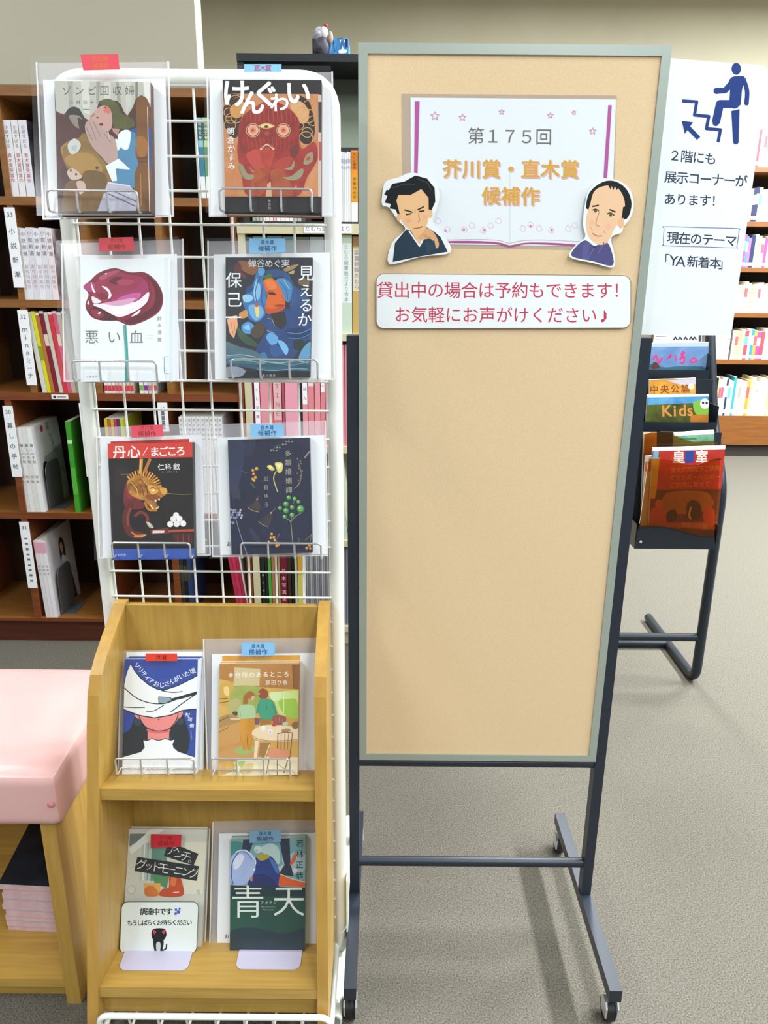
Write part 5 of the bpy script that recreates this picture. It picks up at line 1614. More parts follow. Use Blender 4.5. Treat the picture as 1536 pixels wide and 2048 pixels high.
# 5 ---- golden dragon
P = Pocket(300, 1118, YB, AL)
sleeve(P, [(192, 855), (415, 846), (422, 1111), (198, 1117)], 1, [(271, 852), (333, 850), (334, 873), (272, 876)], '#e6566a', ink_r, 'with red tag around the black dragon book')
sheet(P, [(200, 875), (404, 869), (411, 1107), (206, 1114)], [('p', '#c2342c', [(810, 303), (1384, 283), (1388, 420), (815, 430)])], R5, 'black book with a golden dragon')
drag = []
for i in range(15):
    a = -2.5 + i * 0.16
    x0, y0 = 1040 + 70 * math.cos(a), 650 + 60 * math.sin(a)
    drag.append(('l', ['#e0a848', '#b87424', '#d8902e'][i % 3], 11, [(x0, y0), (x0 + 75 * math.cos(a + .15), y0 + 80 * math.sin(a + .15))]))
book(P, [(788, 320), (1408, 308), (1422, 1163), (822, 1172)], R5, '#15100f', [
    ('s', '#241a18', [(850, 480), (930, 520), (920, 640), (840, 700)]), ('p', '#2a2018', [(800, 690), (815, 690), (830, 1100), (815, 1100)]), ('l', '#6a5a44', 5, [(880, 545), (980, 540)]),
    ('s', '#7a2420~#5a1a18~30', [(920, 610), (980, 600), (1010, 700), (1060, 780), (980, 800), (905, 760)]), ('s', '#8a2a3c', [(920, 640), (960, 650), (970, 720), (930, 710)]),
    ('l', '#5c1c18', 52, [(960, 760), (925, 830), (925, 910), (960, 975), (1040, 990)], True), ('l', '#8a3a26', 16, [(955, 790), (935, 850), (938, 920)], True), ('l', '#7a2c20', 22, [(985, 850), (1030, 820), (1075, 850), (1080, 900)], True), ('l', '#c27a3a', 10, [(960, 965), (1000, 990), (1060, 985)], True), ('l', '#d89448', 9, [(980, 1000), (1030, 1000), (1070, 985)], True), ('s', '#0e0a0a', [(960, 890), (1000, 860), (1050, 880), (1050, 930), (990, 940)])] + drag + [
    ('s', '#7d4a12~#c98a36~70', [(930, 600), (980, 560), (1060, 560), (1120, 610), (1195, 640), (1222, 680), (1180, 715), (1140, 730), (1160, 790), (1115, 800), (1062, 740), (1000, 720), (945, 680)]),
    ('l', '#6a3410', 6, [(1000, 600), (1040, 640), (1050, 700)], True), ('l', '#6a3410', 6, [(1030, 580), (1070, 620), (1080, 690)], True), ('l', '#e8b860', 5, [(960, 600), (1000, 650), (1010, 700)], True), ('l', '#e8b860', 5, [(1050, 590), (1090, 630)]), ('s', '#8a4a18', [(1060, 700), (1130, 690), (1180, 715), (1120, 740)]), ('s', '#e0a448', [(1080, 630), (1130, 630), (1160, 670), (1110, 690)]), ('s', '#f4dcae', [(1108, 664), (1124, 652), (1136, 662), (1122, 668)]), ('l', '#5a2c0c', 6, [(1095, 648), (1120, 640), (1145, 650)]), ('s', '#d89a44', [(1170, 645), (1215, 645), (1225, 680), (1190, 690)]), ('l', '#f0dcb0', 8, [(1100, 765), (1130, 800), (1165, 780)], True), ('l', '#b8721e', 18, [(1060, 745), (1090, 800), (1150, 805)], True), ('c', '#e8d8c0', 1140, 735, 8), ('c', '#e8d8c0', 1165, 728, 7),
    ('l', '#d0903a', 24, [(1028, 540), (1035, 430)]), ('l', '#e8bc70', 8, [(1024, 540), (1030, 440)]), ('l', '#b4742c', 22, [(1055, 530), (1100, 430)]), ('l', '#9a8260', 4, [(1225, 682), (1310, 690), (1405, 688)], True),
    ('s', '#b8b0a8', [(1070, 890), (1100, 900), (1125, 935), (1090, 930)]), ('s', '#d8d0c8', [(1080, 900), (1095, 905), (1100, 925)]),
    ('p', '#6a2414', [(1095, 950), (1230, 935), (1240, 975), (1110, 985)]), ('l', '#a84a2c', 18, [(1230, 960), (1422, 952)]), ('p', '#ddd4cc', [(1118, 955), (1205, 955), (1200, 972), (1115, 974)]), ('p', '#42160e', [(1260, 975), (1410, 972), (1408, 1060), (1270, 1050)]), ('l', '#8a3a22', 5, [(1300, 985), (1300, 1045)]), ('l', '#8a3a22', 5, [(1340, 985), (1340, 1050)]), ('l', '#8a3a22', 5, [(1380, 985), (1380, 1055)]),
    ('c', '#f0ecea', 1288, 842, 21), ('c', '#e8e4e2', 1268, 870, 22), ('c', '#f0ecea', 1313, 869, 22), ('c', '#f0ecea', 1245, 908, 22), ('c', '#e8e4e2', 1292, 906, 23), ('c', '#f0ecea', 1340, 904, 22),
    ('p', '#d23c2e', [(786, 316), (1410, 304), (1414, 418), (790, 430)]), ('p', '#3356ac', [(816, 1090), (1422, 1084), (1424, 1170), (818, 1176)]),
    ('t', '#f6f2ee', '丹心', 875, 380, 980, 378, 100, .012), ('l', '#f6f2ee', 4, [(1045, 405), (1082, 345)]), ('t', '#f6f2ee', 'まごころ', 1132, 378, 1322, 372, 76, .016),
    ('t', '#ece8e4', '仁科', 1178, 490, 1230, 488, 50, .008), ('g', '#ece8e4', '斂', 1292, 487, 52, 0, .006), ('t', '#c0bcb8', 'ｎｉｓｈｉｎａ', 1190, 525, 1290, 523, 15), ('t', '#c8d0e8', '幻冬舎', 872, 1133, 912, 1132, 22)],
    'black book with red title band and golden dragon')
holder([226.4, 278, 330, 381.5], 1085.7, 1117, 1.078, 1.167, 'chrome wire holder under the golden dragon book')

# 6 ---- green berries on navy
P = Pocket(545, 1110, YB, AL)
sleeve(P, [(419, 849), (652, 841), (657, 1112), (424, 1114)], 1, [(505, 849), (571, 849), (572, 873), (506, 875)], BLU, ink_b, 'with blue tag around the navy berry book')
sheet(P, [(435, 875), (649, 870), (654, 1108), (441, 1110)], [('t', '#3a4a3c', 'お', 262, 1300, 262, 1300, 48, .01)], R6, 'navy book with green berries')
gb = []
for x, y, r in ((803, 882, 21), (855, 893, 20), (890, 920, 18), (778, 940, 25), (723, 977, 19), (832, 970, 21), (910, 985, 34), (778, 1000, 25), (765, 1055, 19), (832, 1040, 23)):
    gb += [('c', '#2f6e34', x, y, r), ('c', '#5aa04e', x - r * .12, y - r * .15, r * .8), ('c', '#a8d098', x - r * .3, y - r * .35, r * .3)]
ob = []
for x, y, r in ((478, 635, 14), (512, 620, 17), (485, 668, 14), (478, 715, 14), (502, 700, 15), (490, 728, 13), (648, 1210, 13), (640, 1245, 13), (668, 1242, 14), (678, 1268, 13), (694, 1318, 15), (712, 1308, 12), (965, 1338, 15), (990, 1316, 13), (997, 1342, 12), (622, 1280, 11)):
    ob += [('c', '#a86c1e', x, y, r), ('c', '#d8a040', x - 2, y - 2, r * .7), ('c', '#f0d090', x - 4, y - 5, r * .25)]
tw = [('c', '#8a8578' if k % 2 else '#a09684', 640 + 12 * (k % 4) + k * 14, 455 - k * 9 + 10 * (k % 3), 7) for k in range(12)] + [('c', '#7a766c', 880 + 16 * (k % 3) + (k % 2) * 10, 530 + k * 22, 7) for k in range(11)] + [('c', '#8a867c', 985 - k * 9, 470 + 12 * k, 8) for k in range(5)]
wf = [('c', ['#8c94b4', '#6f7796', '#a8aec4'][k % 3], 280 + (k * 37) % 105, 990 + (k * 23) % 90, 10) for k in range(16)] + [('c', '#7f87a8', 290 + k * 8, 1105 + (k % 2) * 10, 9) for k in range(3)]
book(P, [(250, 360), (988, 340), (1015, 1380), (285, 1398)], R6, '#161a30~#1b2340~8', [
    ('s', '#2b3654~#222c48~10', [(245, 400), (390, 370), (395, 540), (370, 700), (300, 900), (255, 700)]), ('s', '#262a44', [(410, 380), (480, 370), (500, 430), (440, 520), (400, 470)]), ('s', '#33304a', [(270, 760), (320, 720), (360, 830), (360, 900), (290, 860)]), ('s', '#2e2c48', [(440, 1170), (480, 1170), (560, 1300), (520, 1290)]), ('s', '#28223c', [(860, 350), (985, 345), (980, 440), (900, 400)]),
    ('l', '#6a6660', 5, [(645, 460), (700, 412), (770, 400), (812, 350)], True), ('l', '#8a6a5c', 6, [(885, 560), (915, 660), (900, 750), (850, 802)], True), ('l', '#6a5a54', 4, [(370, 640), (430, 660)])] + tw + [
    ('l', '#8a867c', 5, [(850, 800), (900, 760)]), ('s', '#2a4a44', [(455, 745), (500, 795), (470, 775)]), ('l', '#4f7a70', 5, [(460, 750), (500, 795)]),
    ('l', '#c4b878', 9, [(690, 640), (665, 710), (702, 832)], True), ('s', '#d6cc70', [(605, 600), (640, 588), (676, 630), (640, 636)]), ('s', '#d6cc70', [(678, 568), (745, 572), (742, 640), (710, 658), (690, 620)]), ('s', '#ece4a4', [(690, 580), (735, 582), (715, 620)]), ('s', '#ece4a4', [(620, 602), (645, 598), (655, 618)]),
    ('s', '#4a3a34~#3a2c2a~30', [(515, 898), (470, 940), (428, 968), (475, 1000), (530, 1014), (545, 960)]), ('l', '#9a8c80', 5, [(430, 970), (478, 1000), (532, 1012)], True), ('s', '#3c3236~#2c262c~30', [(640, 1020), (575, 1060), (525, 1095), (565, 1125), (615, 1148), (652, 1060)]), ('l', '#908690', 5, [(528, 1098), (568, 1128), (616, 1145)], True), ('l', '#7a6a60', 5, [(515, 900), (530, 875)]), ('l', '#7a6a60', 5, [(640, 1020), (685, 975)]), ('c', '#b09080', 642, 1020, 9), ('c', '#a08474', 516, 898, 8),
    ('l', '#7f86a0', 6, [(325, 1075), (360, 1200), (425, 1395)], True), ('l', '#6f7690', 4, [(325, 1075), (290, 1020)]), ('l', '#6f7690', 4, [(325, 1075), (370, 1030)])] + wf + [
    ('l', '#8a946c', 6, [(848, 1380), (835, 1260), (820, 1100), (770, 1060)]), ('l', '#8a946c', 5, [(820, 1100), (865, 1050), (915, 1020)]), ('l', '#8a946c', 4, [(822, 1100), (832, 1040)]), ('l', '#7a8460', 4, [(840, 940), (860, 900)])] + gb + ob + [
    ('l', '#a8926a', 5, [(680, 1260), (705, 1300)]), ('l', '#8a7a60', 4, [(700, 1250), (718, 1205)]), ('l', '#8a7a60', 4, [(985, 1320), (1010, 1210), (950, 1270)]),
    ('t', '#a69d88', '多類婚姻譚', 795, 482, 804, 812, 60, .002), ('t', '#a0988a', '凪良ゆう', 596, 712, 600, 945, 46), ('t', '#8a8a94', '小学館', 893, 1250, 894, 1300, 16), ('s', '#262038', [(720, 740), (750, 720), (755, 790), (725, 790)])],
    'navy book with green berries and dried flowers')
holder([483, 536.8, 589.3, 642.4], 1086.7, 1118.8, 1.078, 1.167, 'chrome wire holder under the navy berry book')

# 7 ---- woman under a white hat (oak stand, upper shelf)
P = Pocket(320, 1548, 1.082, 15)
sleeve(P, [(242, 1302), (410, 1299), (407, 1544), (235, 1545)], 1, [(299, 1301), (361, 1301), (361, 1316), (299, 1316)], '#dc4434', [('芥川賞', .5, 13, 9, '#7a2018')], 'with red tag around the blue white-hat book')
sheet(P, [(253, 1304), (409, 1303), (405, 1543), (246, 1545)], [('p', '#3450a4', [(945, 486), (1482, 486), (1478, 640), (1462, 640), (1464, 500), (945, 500)])], R7, 'blue book with a woman under a white hat')
hat = [(958, 540), (985, 590), (1030, 645), (1090, 695), (1150, 725), (1200, 732), (1300, 700), (1390, 655), (1470, 610), (1470, 870), (1400, 872), (1330, 882), (1250, 915), (1130, 936), (1020, 917), (960, 895), (900, 872), (905, 720), (920, 640), (935, 590)]
K = '#1f2830'
L7 = [('ソ', 1005, 552, .75), ('リ', 1030, 582, .72), ('テ', 1056, 612, .65), ('ィ', 1080, 640, .6), ('ア', 1107, 664, .5), ('お', 1145, 687, .25), ('じ', 1185, 694, .05), ('さ', 1222, 684, -.2), ('ん', 1256, 668, -.3), ('が', 1290, 650, -.4), ('い', 1328, 630, -.4), ('た', 1368, 611, -.4), ('頃', 1409, 593, -.4)]
book(P, [(915, 505), (1466, 505), (1442, 1342), (893, 1347)], R7, '#2e489e', [
    ('s', '#20282c', [(990, 930), (1040, 975), (1080, 1010), (1080, 1090), (1046, 1110), (1050, 1172), (980, 1200), (880, 1220), (890, 1070), (950, 1020)]), ('s', '#20282c', [(1330, 900), (1365, 990), (1388, 1090), (1365, 1195), (1290, 1165), (1264, 1110), (1238, 1070), (1246, 1000), (1300, 940)]), ('c', '#30404c', 1010, 965, 30), ('c', '#30404c', 1318, 960, 26),
    ('s', '#ee8e88', [(985, 915), (1025, 915), (1022, 942), (1000, 935)]), ('s', '#ee8e88', [(1300, 895), (1338, 890), (1325, 928), (1300, 938)]),
    ('s', '#ee8e88', [(1010, 905), (1080, 900), (1200, 900), (1312, 890), (1290, 962), (1240, 1012), (1160, 1032), (1080, 1008), (1038, 960)]), ('p', '#ee8e88', [(1080, 1005), (1240, 1005), (1236, 1100), (1080, 1095)]), ('s', '#d86c6c', [(1082, 1012), (1160, 1036), (1238, 1014), (1238, 1035), (1160, 1050), (1082, 1035)]),
    ('p', '#f4f7f7', [(1045, 1096), (1075, 1100), (1110, 1086), (1160, 1100), (1210, 1086), (1250, 1098), (1282, 1090), (1264, 1130), (1268, 1155), (1300, 1178), (1442, 1225), (1442, 1350), (890, 1350), (895, 1220), (1030, 1182), (1056, 1150), (1055, 1125)]),
    ('l', K, 6, [(895, 1220), (1030, 1182), (1056, 1150), (1045, 1096), (1080, 1100), (1110, 1086), (1160, 1100), (1210, 1086), (1250, 1098), (1282, 1090), (1264, 1130), (1300, 1178), (1430, 1222)]),
    ('p', '#f4f7f7', hat), ('l', K, 7, hat[:9]), ('l', K, 8, [(900, 872), (960, 895), (1020, 917), (1130, 936), (1250, 915), (1330, 882), (1400, 872), (1470, 870)]),
    ('l', K, 7, [(905, 712), (1000, 790), (1100, 826), (1200, 830), (1290, 800)], True), ('l', K, 6, [(1180, 735), (1260, 748), (1335, 742)], True), ('l', K, 6, [(905, 855), (985, 860), (1060, 858)], True), ('l', K, 6, [(1070, 886), (1130, 882), (1200, 840)], True), ('l', K, 7, [(1250, 892), (1330, 832), (1440, 756)], True),
    ('p', '#2a2230', [(1250, 795), (1450, 738), (1450, 760), (1330, 795), (1255, 810)]), ('p', '#8ea4b0', [(1160, 780), (1250, 786), (1255, 804), (1212, 830), (1162, 826)]), ('l', K, 4, [(1160, 780), (1250, 786), (1255, 804), (1212, 830), (1162, 826), (1160, 780)]),
    ('l', K, 6, [(1018, 925), (1050, 985), (1100, 1018), (1160, 1031), (1230, 1018), (1275, 975), (1300, 925), (1302, 895)], True), ('c', '#7a3a3a', 1161, 948, 6),
    ('p', '#e8ecf0', [(1448, 505), (1466, 505), (1442, 1342), (1424, 1342)])] + [('g', '#eef2f6', ch, x, y, 44, r, .008) for ch, x, y, r in L7] + [
    ('g', '#eef2f6', '村', 1372, 912, 36, .3, .006), ('g', '#eef2f6', '司', 1390, 946, 36, .25, .006), ('g', '#eef2f6', '侑', 1403, 992, 36, .15, .006), ('t', '#b8c4e0', 'むらじゆう', 1398, 1035, 1402, 1088, 13), ('t', '#6a7a90', '小学館', 1408, 1275, 1408, 1310, 14)],
    'blue book with a woman hidden by a big white hat', thick=0.012, spine='#e4e8ec')
holder([233.8, 283.8, 336.3, 389.7], 1517.7, 1552, 1.050, 1.147, 'chrome wire holder under the blue white-hat book', back=False)

# 8 ---- couple in a kitchen
P = Pocket(520, 1555, 1.082, 14)
sleeve(P, [(406, 1278), (640, 1276), (634, 1543), (414, 1547)], 1, [(488, 1279), (553, 1279), (553, 1305), (488, 1306)], BLU, ink_b, 'with blue tag around the yellow kitchen book')
sheet(P, [(424, 1308), (634, 1306), (630, 1540), (422, 1543)], [('p', '#d8982e~#e0aa48~30', [(275, 562), (940, 555), (940, 640), (275, 640)]), ('p', '#f2eee2', [(275, 606), (940, 600), (940, 620), (275, 624)])], R8, 'yellow book of a couple in a kitchen')
book(P, [(252, 632), (935, 625), (918, 1575), (240, 1592)], R8, '#cf9e48~#dcb05a~14', [
    ('p', '#bd8644~#b07838~14', [(252, 630), (940, 625), (935, 850), (600, 830), (252, 760)]), ('p', '#96602e', [(870, 640), (935, 636), (935, 850), (880, 840)]), ('l', '#7a4c24', 5, [(885, 640), (885, 840)]), ('s', '#d0a84a', [(255, 820), (330, 800), (380, 900), (330, 1000), (250, 960)]), ('s', '#ecd088', [(290, 830), (330, 830), (330, 900), (295, 890)]), ('l', '#8a4a2c', 8, [(250, 930), (320, 925)]), ('l', '#7a5a34', 7, [(250, 965), (330, 950)]),
    ('p', '#d2c090', [(378, 660), (600, 672), (592, 820), (372, 822)]), ('l', '#8a7a50', 5, [(372, 822), (592, 820)]),
    ('s', '#a9b25a~#93a44a~24', [(380, 830), (560, 822), (600, 870), (590, 1000), (430, 1080), (340, 1000)]), ('s', '#b8b070', [(330, 960), (420, 930), (430, 1080), (345, 1100)]),
    ('p', '#d2e494~#c2da7a~20', [(670, 872), (922, 855), (920, 1085), (760, 1065), (720, 960)]), ('s', '#a2c848', [(755, 950), (840, 930), (910, 940), (912, 1095), (800, 1055)]), ('s', '#d8ecb0', [(680, 880), (780, 875), (760, 940), (700, 940)]), ('l', '#e4ecc0', 6, [(800, 862), (800, 1050)]),
    ('s', '#b08c50', [(245, 1100), (340, 1060), (430, 1110), (420, 1200), (250, 1200)]), ('l', '#6a5030', 7, [(250, 1120), (330, 1080)]), ('p', '#c08a48~#d09c58~20', [(245, 1180), (430, 1120), (430, 1320), (242, 1420)]), ('l', '#7a5024', 5, [(245, 1215), (330, 1170)]),
    ('l', '#e8dcb8', 9, [(345, 1100), (440, 1100)]), ('s', '#5a4a34', [(365, 1040), (410, 1040), (400, 1070), (370, 1065)]), ('p', '#7a5a6a', [(550, 1090), (600, 1095), (590, 1150), (555, 1150)]),
    ('s', '#c8985a', [(242, 1400), (430, 1320), (600, 1330), (700, 1420), (420, 1450), (245, 1520)]), ('s', '#9cb86c', [(385, 1380), (450, 1330), (560, 1350), (480, 1402)]),
    ('p', '#efe8c8~#e4dcb4~14', [(240, 1520), (420, 1450), (640, 1420), (925, 1425), (925, 1580), (238, 1595)]), ('s', '#d8b060', [(245, 1480), (330, 1460), (390, 1500), (330, 1560), (242, 1570)]), ('s', '#e0cc94', [(440, 1500), (540, 1480), (520, 1560), (430, 1560)]), ('s', '#b4c880', [(410, 1470), (470, 1460), (440, 1520)]),
    ('s', '#a8662c', [(460, 905), (510, 862), (552, 890), (542, 935), (500, 925), (490, 975), (455, 988)]), ('s', '#e0b088', [(530, 905), (552, 905), (540, 940), (520, 935)]),
    ('s', '#b0cc9c', [(420, 1000), (470, 975), (540, 985), (558, 1020), (550, 1092), (430, 1106)]), ('l', '#b0cc9c', 20, [(430, 1000), (415, 1040), (430, 1080)]), ('l', '#8a9a6a', 4, [(425, 1010), (432, 1080)]),
    ('p', '#cc8c28~#d89a38~20', [(425, 1100), (550, 1092), (552, 1200), (520, 1372), (492, 1365), (490, 1235), (480, 1374), (450, 1362), (430, 1230)]), ('l', '#9a641c', 4, [(490, 1235), (492, 1360)]),
    ('s', '#96502a', [(583, 872), (620, 838), (666, 868), (656, 920), (600, 925)]), ('c', '#d8a078', 588, 885, 9),
    ('p', '#a8742c', [(590, 1090), (700, 1095), (690, 1160), (600, 1160)]), ('s', '#42a07c', [(585, 955), (640, 925), (710, 950), (736, 1050), (702, 1100), (600, 1090)]), ('l', '#2c8064', 6, [(650, 960), (655, 1020)]), ('l', '#3a9472', 22, [(708, 970), (735, 1060)]), ('l', '#3a9472', 18, [(590, 970), (572, 1050)]),
    ('s', '#96584a', [(705, 1080), (760, 1065), (820, 1090), (800, 1140), (720, 1150)]), ('l', '#c89078', 4, [(730, 1090), (735, 1130)]), ('l', '#c89078', 4, [(760, 1085), (765, 1130)]), ('l', '#c89078', 4, [(790, 1090), (790, 1130)]),
    ('s', '#f0d8b4', [(530, 1210), (600, 1160), (720, 1150), (922, 1180), (922, 1280), (700, 1290), (560, 1272)]), ('l', '#b08858', 6, [(535, 1240), (600, 1275), (740, 1285), (920, 1275)], True), ('p', '#f0d8b4', [(555, 1280), (590, 1285), (570, 1435), (545, 1435)]),
    ('c', '#f4f0ea', 625, 1178, 20, 26), ('c', '#f0ece8', 685, 1205, 20, 18), ('s', '#c84a2c', [(698, 1140), (740, 1135), (735, 1160), (705, 1162)]), ('c', '#c8ccb0', 815, 1140, 26, 16), ('s', '#b08a5c', [(780, 1195), (830, 1180), (860, 1200), (800, 1215)]), ('c', '#a8c0d0', 685, 1210, 8), ('s', '#8a6a3c', [(870, 1140), (915, 1120), (915, 1180), (880, 1180)]),
    ('p', '#a07a3c', [(600, 1300), (690, 1300), (650, 1440), (590, 1420)]), ('l', '#e8dca8', 8, [(680, 1320), (640, 1430)]),
    ('l', '#8a5a3c', 8, [(750, 1220), (745, 1440)]), ('l', '#8a5a3c', 7, [(875, 1215), (850, 1440)]), ('l', '#8a5a3c', 8, [(750, 1225), (810, 1212), (875, 1218)], True), ('l', '#a87050', 5, [(780, 1225), (775, 1360)]), ('l', '#a87050', 5, [(810, 1222), (805, 1360)]), ('l', '#a87050', 5, [(840, 1222), (832, 1360)]),
    ('s', '#dc9270', [(660, 1382), (730, 1350), (842, 1378), (845, 1420), (750, 1440), (680, 1425)]), ('l', '#9a6048', 7, [(680, 1425), (650, 1570)]), ('l', '#9a6048', 7, [(845, 1420), (800, 1560)]), ('l', '#8a5a44', 6, [(745, 1440), (745, 1580)]), ('l', '#b88868', 5, [(740, 1480), (830, 1540)]),
    ('t', '#f4efe2', '＃台所のあるところ', 350, 725, 822, 717, 52, .008), ('t', '#f2ead8', '原田ひ香', 664, 791, 812, 788, 44, .004), ('t', '#3a3020', '文藝春秋', 340, 1545, 392, 1543, 15)],
    'yellow book showing a couple in a kitchen', thick=0.014)
holder([424.5, 474.2, 528, 580.4], 1517.5, 1555, 1.050, 1.147, 'chrome wire holder under the yellow kitchen book', back=False)

# 9 ---- pale book with slanted black title, lower shelf
P = Pocket(325, 1898, 1.085, 14)
sleeve(P, [(255, 1655), (421, 1657), (411, 1898), (241, 1901)], 1, [(309, 1657), (369, 1658), (368, 1682), (309, 1684)], '#c8323c', [('芥川賞', .27, 16, 8, '#8e2428'), ('候補作', .70, 22, 11, '#8e2428')], 'with red tag around the pale book with slanted titles')
book(P, [(945, 285), (1515, 290), (1472, 1166), (888, 1170)], B1, '#d6d6c8~#cfcfc4~6', [
    ('p', '#6f7f7a', [(950, 320), (1098, 318), (945, 415)]), ('p', '#eceee6', [(1100, 290), (1200, 290), (960, 470), (945, 430)]), ('p', '#b8ccc4', [(1040, 400), (1110, 380), (1100, 660), (1020, 665)]), ('l', '#eef0ea', 8, [(1060, 395), (1045, 660)]), ('l', '#6a8a80', 5, [(1085, 390), (1075, 660)]), ('p', '#5c8a7c~#6a9a8a~12', [(1112, 385), (1225, 375), (1215, 660), (1100, 665)]), ('p', '#4f8a5c', [(1110, 600), (1240, 610), (1220, 720), (1130, 680)]),
    ('p', '#e4e0cc', [(1350, 380), (1510, 380), (1480, 760), (1340, 760)]), ('c', '#c8c4bc', 960, 730, 36), ('c', '#dcdad2', 960, 730, 24),
    ('p', '#e0ae50', [(1050, 682), (1176, 680), (1172, 770), (1060, 770)]), ('s', '#d8762c', [(1060, 720), (1120, 700), (1160, 770), (1070, 775)]), ('s', '#c84a20', [(1240, 625), (1300, 608), (1336, 690), (1332, 775), (1170, 775), (1190, 722), (1235, 710)]), ('s', '#e07a3a', [(1255, 640), (1290, 640), (1280, 700), (1250, 690)]), ('l', '#f0e8e0', 6, [(1265, 750), (1310, 745)]),
    ('p', '#1f2424', [(1232, 378), (1452, 466), (1416, 552), (1198, 482)]), ('p', '#1f2424', [(1005, 488), (1456, 556), (1440, 664), (984, 592)])] + [
    ('g', '#e8eae6', ch, x, y, s_, .33, -.012) for ch, x, y, s_ in (('ア', 1258, 442, 92), ('ン', 1312, 466, 86), ('チ', 1360, 484, 92), ('。', 1418, 508, 80))] + [
    ('g', '#e8eae6', ch, 1035 + i * 55, 543 + i * 9, sz, .15, -.008) for i, (ch, sz) in enumerate((('グ', 84), ('ッ', 70), ('ド', 84), ('モ', 92), ('ー', 70), ('ニ', 84), ('ン', 80), ('グ', 84)))] + [
    ('t', '#6a6a62', 'な', 1452, 745, 1452, 745, 34), ('t', '#4a4a48', 'はじめに', 1000, 1156, 1140, 1154, 44)],
    'pale book with slanted black title boxes on the lower shelf', thick=0.010)
b = MB()
off = 0.0222
card = rrect(908, 765, 1462, 1138, 48, 6)
sk = lambda x, y: (x - (y - 765) * 0.045 + 14, y)
b.prism([P.at0(B1(*sk(*p)), off) for p in card], P.N * 0.0005, '#e6efec')
d = Draw(b, lambda x, y: P.at0(B1(x, y), off + 0.0005), P.N)
d.l('#4a5654', 5, [sk(*p) for p in card] + [sk(*card[0])])
d.t('#1d2324', '調達中です', 1078, 836, 1262, 834, 52, .02)
for x, y, r in ((1312, 822, 10), (1330, 838, 13), (1310, 850, 10), (1338, 815, 8)):
    d.c('#4a6ac8', x, y, r)
d.t('#1d2324', 'もうしばらくお待ちください', 980, 917, 1408, 913, 42, .018)
d.s('#22262c', [(1135, 1000), (1145, 965), (1185, 955), (1230, 962), (1244, 1000), (1225, 1040), (1185, 1048), (1148, 1038)])
d.p('#22262c', [(1140, 985), (1148, 958), (1178, 975)])
d.p('#22262c', [(1205, 972), (1234, 956), (1242, 990)])
d.p('#d0406a', [(1146, 985), (1152, 965), (1172, 978), (1160, 1000)])
d.p('#d0406a', [(1210, 978), (1230, 965), (1236, 990), (1222, 998)])
d.s('#22262c', [(1150, 1040), (1185, 1032), (1222, 1042), (1218, 1100), (1205, 1130), (1165, 1130), (1152, 1090)])
d.s('#c8ccc8', [(1170, 1066), (1190, 1052), (1202, 1072), (1196, 1120), (1174, 1120)])
d.l('#22262c', 10, [(1215, 1115), (1240, 1100), (1245, 1068)], True)
tag(b.build('notice_card'), 'rounded white notice card with a small black cat on the pale book', 'card')

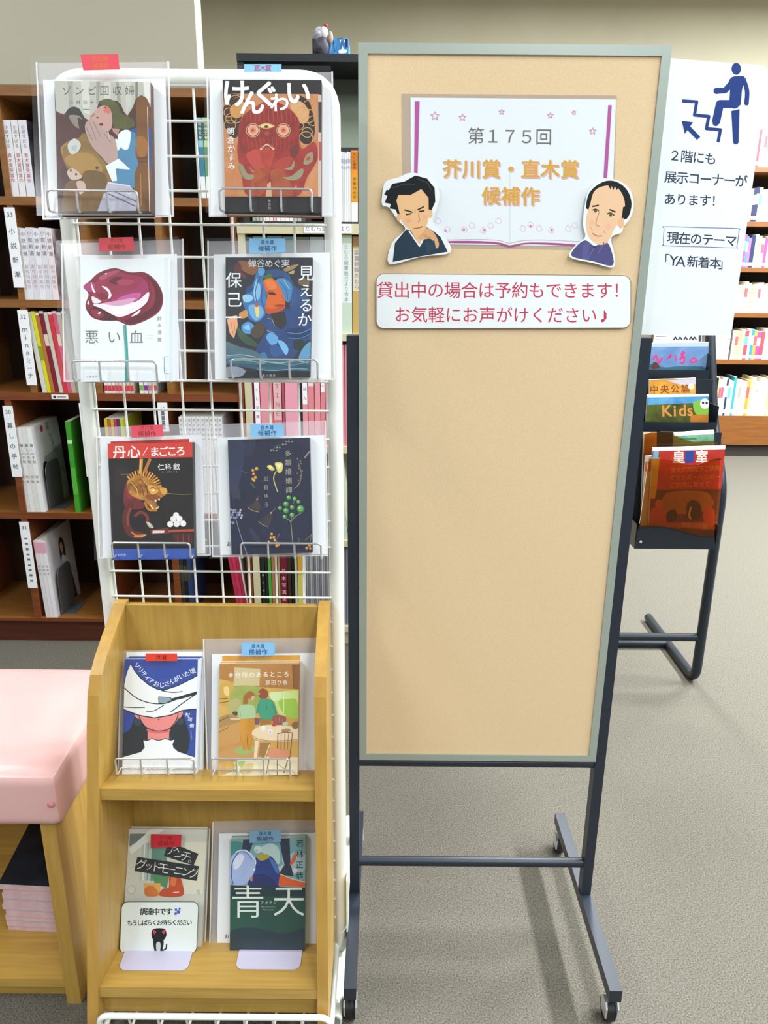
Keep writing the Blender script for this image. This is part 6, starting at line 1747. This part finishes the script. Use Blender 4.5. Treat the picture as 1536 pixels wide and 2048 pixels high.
# 10 ---- helmeted player
P = Pocket(537, 1903, 1.082, 15)
sleeve(P, [(425, 1643), (636, 1640), (634, 1902), (418, 1904)], 1, [(503, 1651), (565, 1648), (565, 1673), (503, 1675)], '#7fa6c4', [('直木賞', .26, 17, 8, '#3a4f78'), ('候補作', .70, 23, 11, '#34486e')], 'with blue tag around the teal helmet book')
sheet(P, [(438, 1667), (632, 1665), (632, 1899), (434, 1903)], [('t', '#2c2c30', 'お', 298, 1180, 298, 1180, 40, .01)], B2, 'teal and green book with a helmeted player')
book(P, [(328, 400), (934, 388), (928, 1306), (322, 1311)], B2, '#7fb2b2~#6aa0a6~6', [
    ('s', '#3f8a84', [(328, 420), (430, 430), (420, 520), (340, 560), (322, 500)]), ('s', '#bcd4d4', [(560, 480), (650, 430), (720, 480), (720, 600), (640, 540)]), ('s', '#a8c4cc', [(740, 560), (860, 500), (930, 520), (930, 640), (840, 680)]),
    ('p', '#24324e', [(430, 402), (520, 396), (482, 502), (420, 495)]), ('c', '#cfe0e2', 548, 480, 30), ('c', '#aebec2', 540, 490, 12),
    ('p', '#24304a', [(720, 390), (805, 386), (812, 590), (838, 700), (718, 682), (764, 605), (740, 500)]), ('s', '#e0602c', [(806, 600), (850, 505), (856, 560), (828, 600)]), ('s', '#c4d0cc', [(700, 640), (760, 600), (740, 640), (715, 670)]), ('c', '#d8dcd4', 850, 650, 20),
    ('s', '#22408c~#1c3678~14', [(525, 560), (580, 525), (660, 540), (712, 620), (725, 720), (705, 790), (500, 790), (470, 740), (520, 650)]), ('s', '#4a74b8', [(640, 545), (700, 600), (715, 680), (680, 640)]), ('s', '#b4a82c', [(540, 528), (620, 518), (642, 545), (572, 572)]), ('s', '#1a2c66', [(500, 700), (600, 680), (690, 740), (690, 800), (480, 800)]),
    ('s', '#9aaee0~#b4c6ec~10', [(328, 570), (350, 520), (400, 490), (480, 498), (532, 570), (512, 680), (440, 760), (350, 762), (326, 690)]), ('s', '#dce6f6', [(350, 560), (400, 520), (440, 540), (400, 620), (360, 640)]), ('l', '#2a5aa8', 8, [(400, 492), (345, 580), (335, 690), (350, 760)], True), ('l', '#e8eef4', 8, [(370, 500), (450, 486), (525, 560), (530, 600)], True), ('l', '#6a7ab0', 6, [(405, 495), (460, 510), (500, 560)], True), ('c', '#f0f4f8', 520, 640, 9), ('s', '#b87a5a', [(480, 715), (510, 700), (500, 740)]),
    ('p', '#e0602a', [(726, 676), (820, 715), (936, 745), (936, 785), (715, 775)]), ('l', '#d8dcc8', 6, [(726, 678), (820, 716), (936, 746)]),
    ('p', '#0f2c34~#123a3a~8', [(320, 768), (936, 790), (934, 880), (320, 880)]), ('p', '#1c5646~#143e3c~5', [(320, 860), (934, 860), (930, 1312), (320, 1314)]), ('s', '#14343c~#123040~5', [(320, 1150), (500, 1110), (760, 1160), (932, 1120), (930, 1330), (320, 1330)]),
    ('g', '#e4eee8', '青', 468, 900, 285, 0, -.004), ('g', '#e4eee8', '天', 800, 892, 275, 0, -.004), ('t', '#cfdcd4', 'アオテン', 585, 910, 688, 908, 26), ('t', '#9ab0a8', 'Wakabayashi', 582, 942, 690, 940, 20), ('t', '#9ab0a8', 'Masayasu', 597, 966, 672, 964, 20), ('t', '#26343f', '若林正恭', 888, 430, 884, 690, 64, .004)],
    'teal and dark green book with a helmeted player', thick=0.014)

# bookends that hold the two lower books: plate on the shelf, upright behind the book
for (q, lab) in ([[(251, 1901), (383, 1899), (375, 1940), (249, 1941)], 'white bookend plate under the pale book with slanted titles'], [[(478, 1904), (602, 1903), (600, 1939), (474, 1939)], 'white bookend plate under the teal helmet book']):
    b = MB()
    zs = SZ0 + 0.0006
    p = [atz(x, y, zs) for x, y in q]
    w0, w1 = min(v.x for v in p), max(v.x for v in p)
    y0, y1 = min(v.y for v in p), 1.12
    loop = rrect(w0, y0, w1, y1 + 0.05, 0.012, 5)
    b.prism([(x, min(y, y1), zs) for x, y in loop], (0, 0, 0.0015), 'bookend_white')
    b.prism([(w0 + 0.01, y1 + 0.018, zs), (w1 - 0.01, y1 + 0.018, zs), (w1 - 0.012, y1 + 0.024, zs + 0.14), (w0 + 0.012, y1 + 0.024, zs + 0.14)], (0, 0.0012, 0), 'bookend_white')
    b.box(w0 + 0.01, w1 - 0.01, y1 - 0.001, y1 + 0.0185, zs, zs + 0.0012, 'bookend_white')
    tag(b.build('bookend'), lab, 'bookend', 'white bookends on the oak stand')
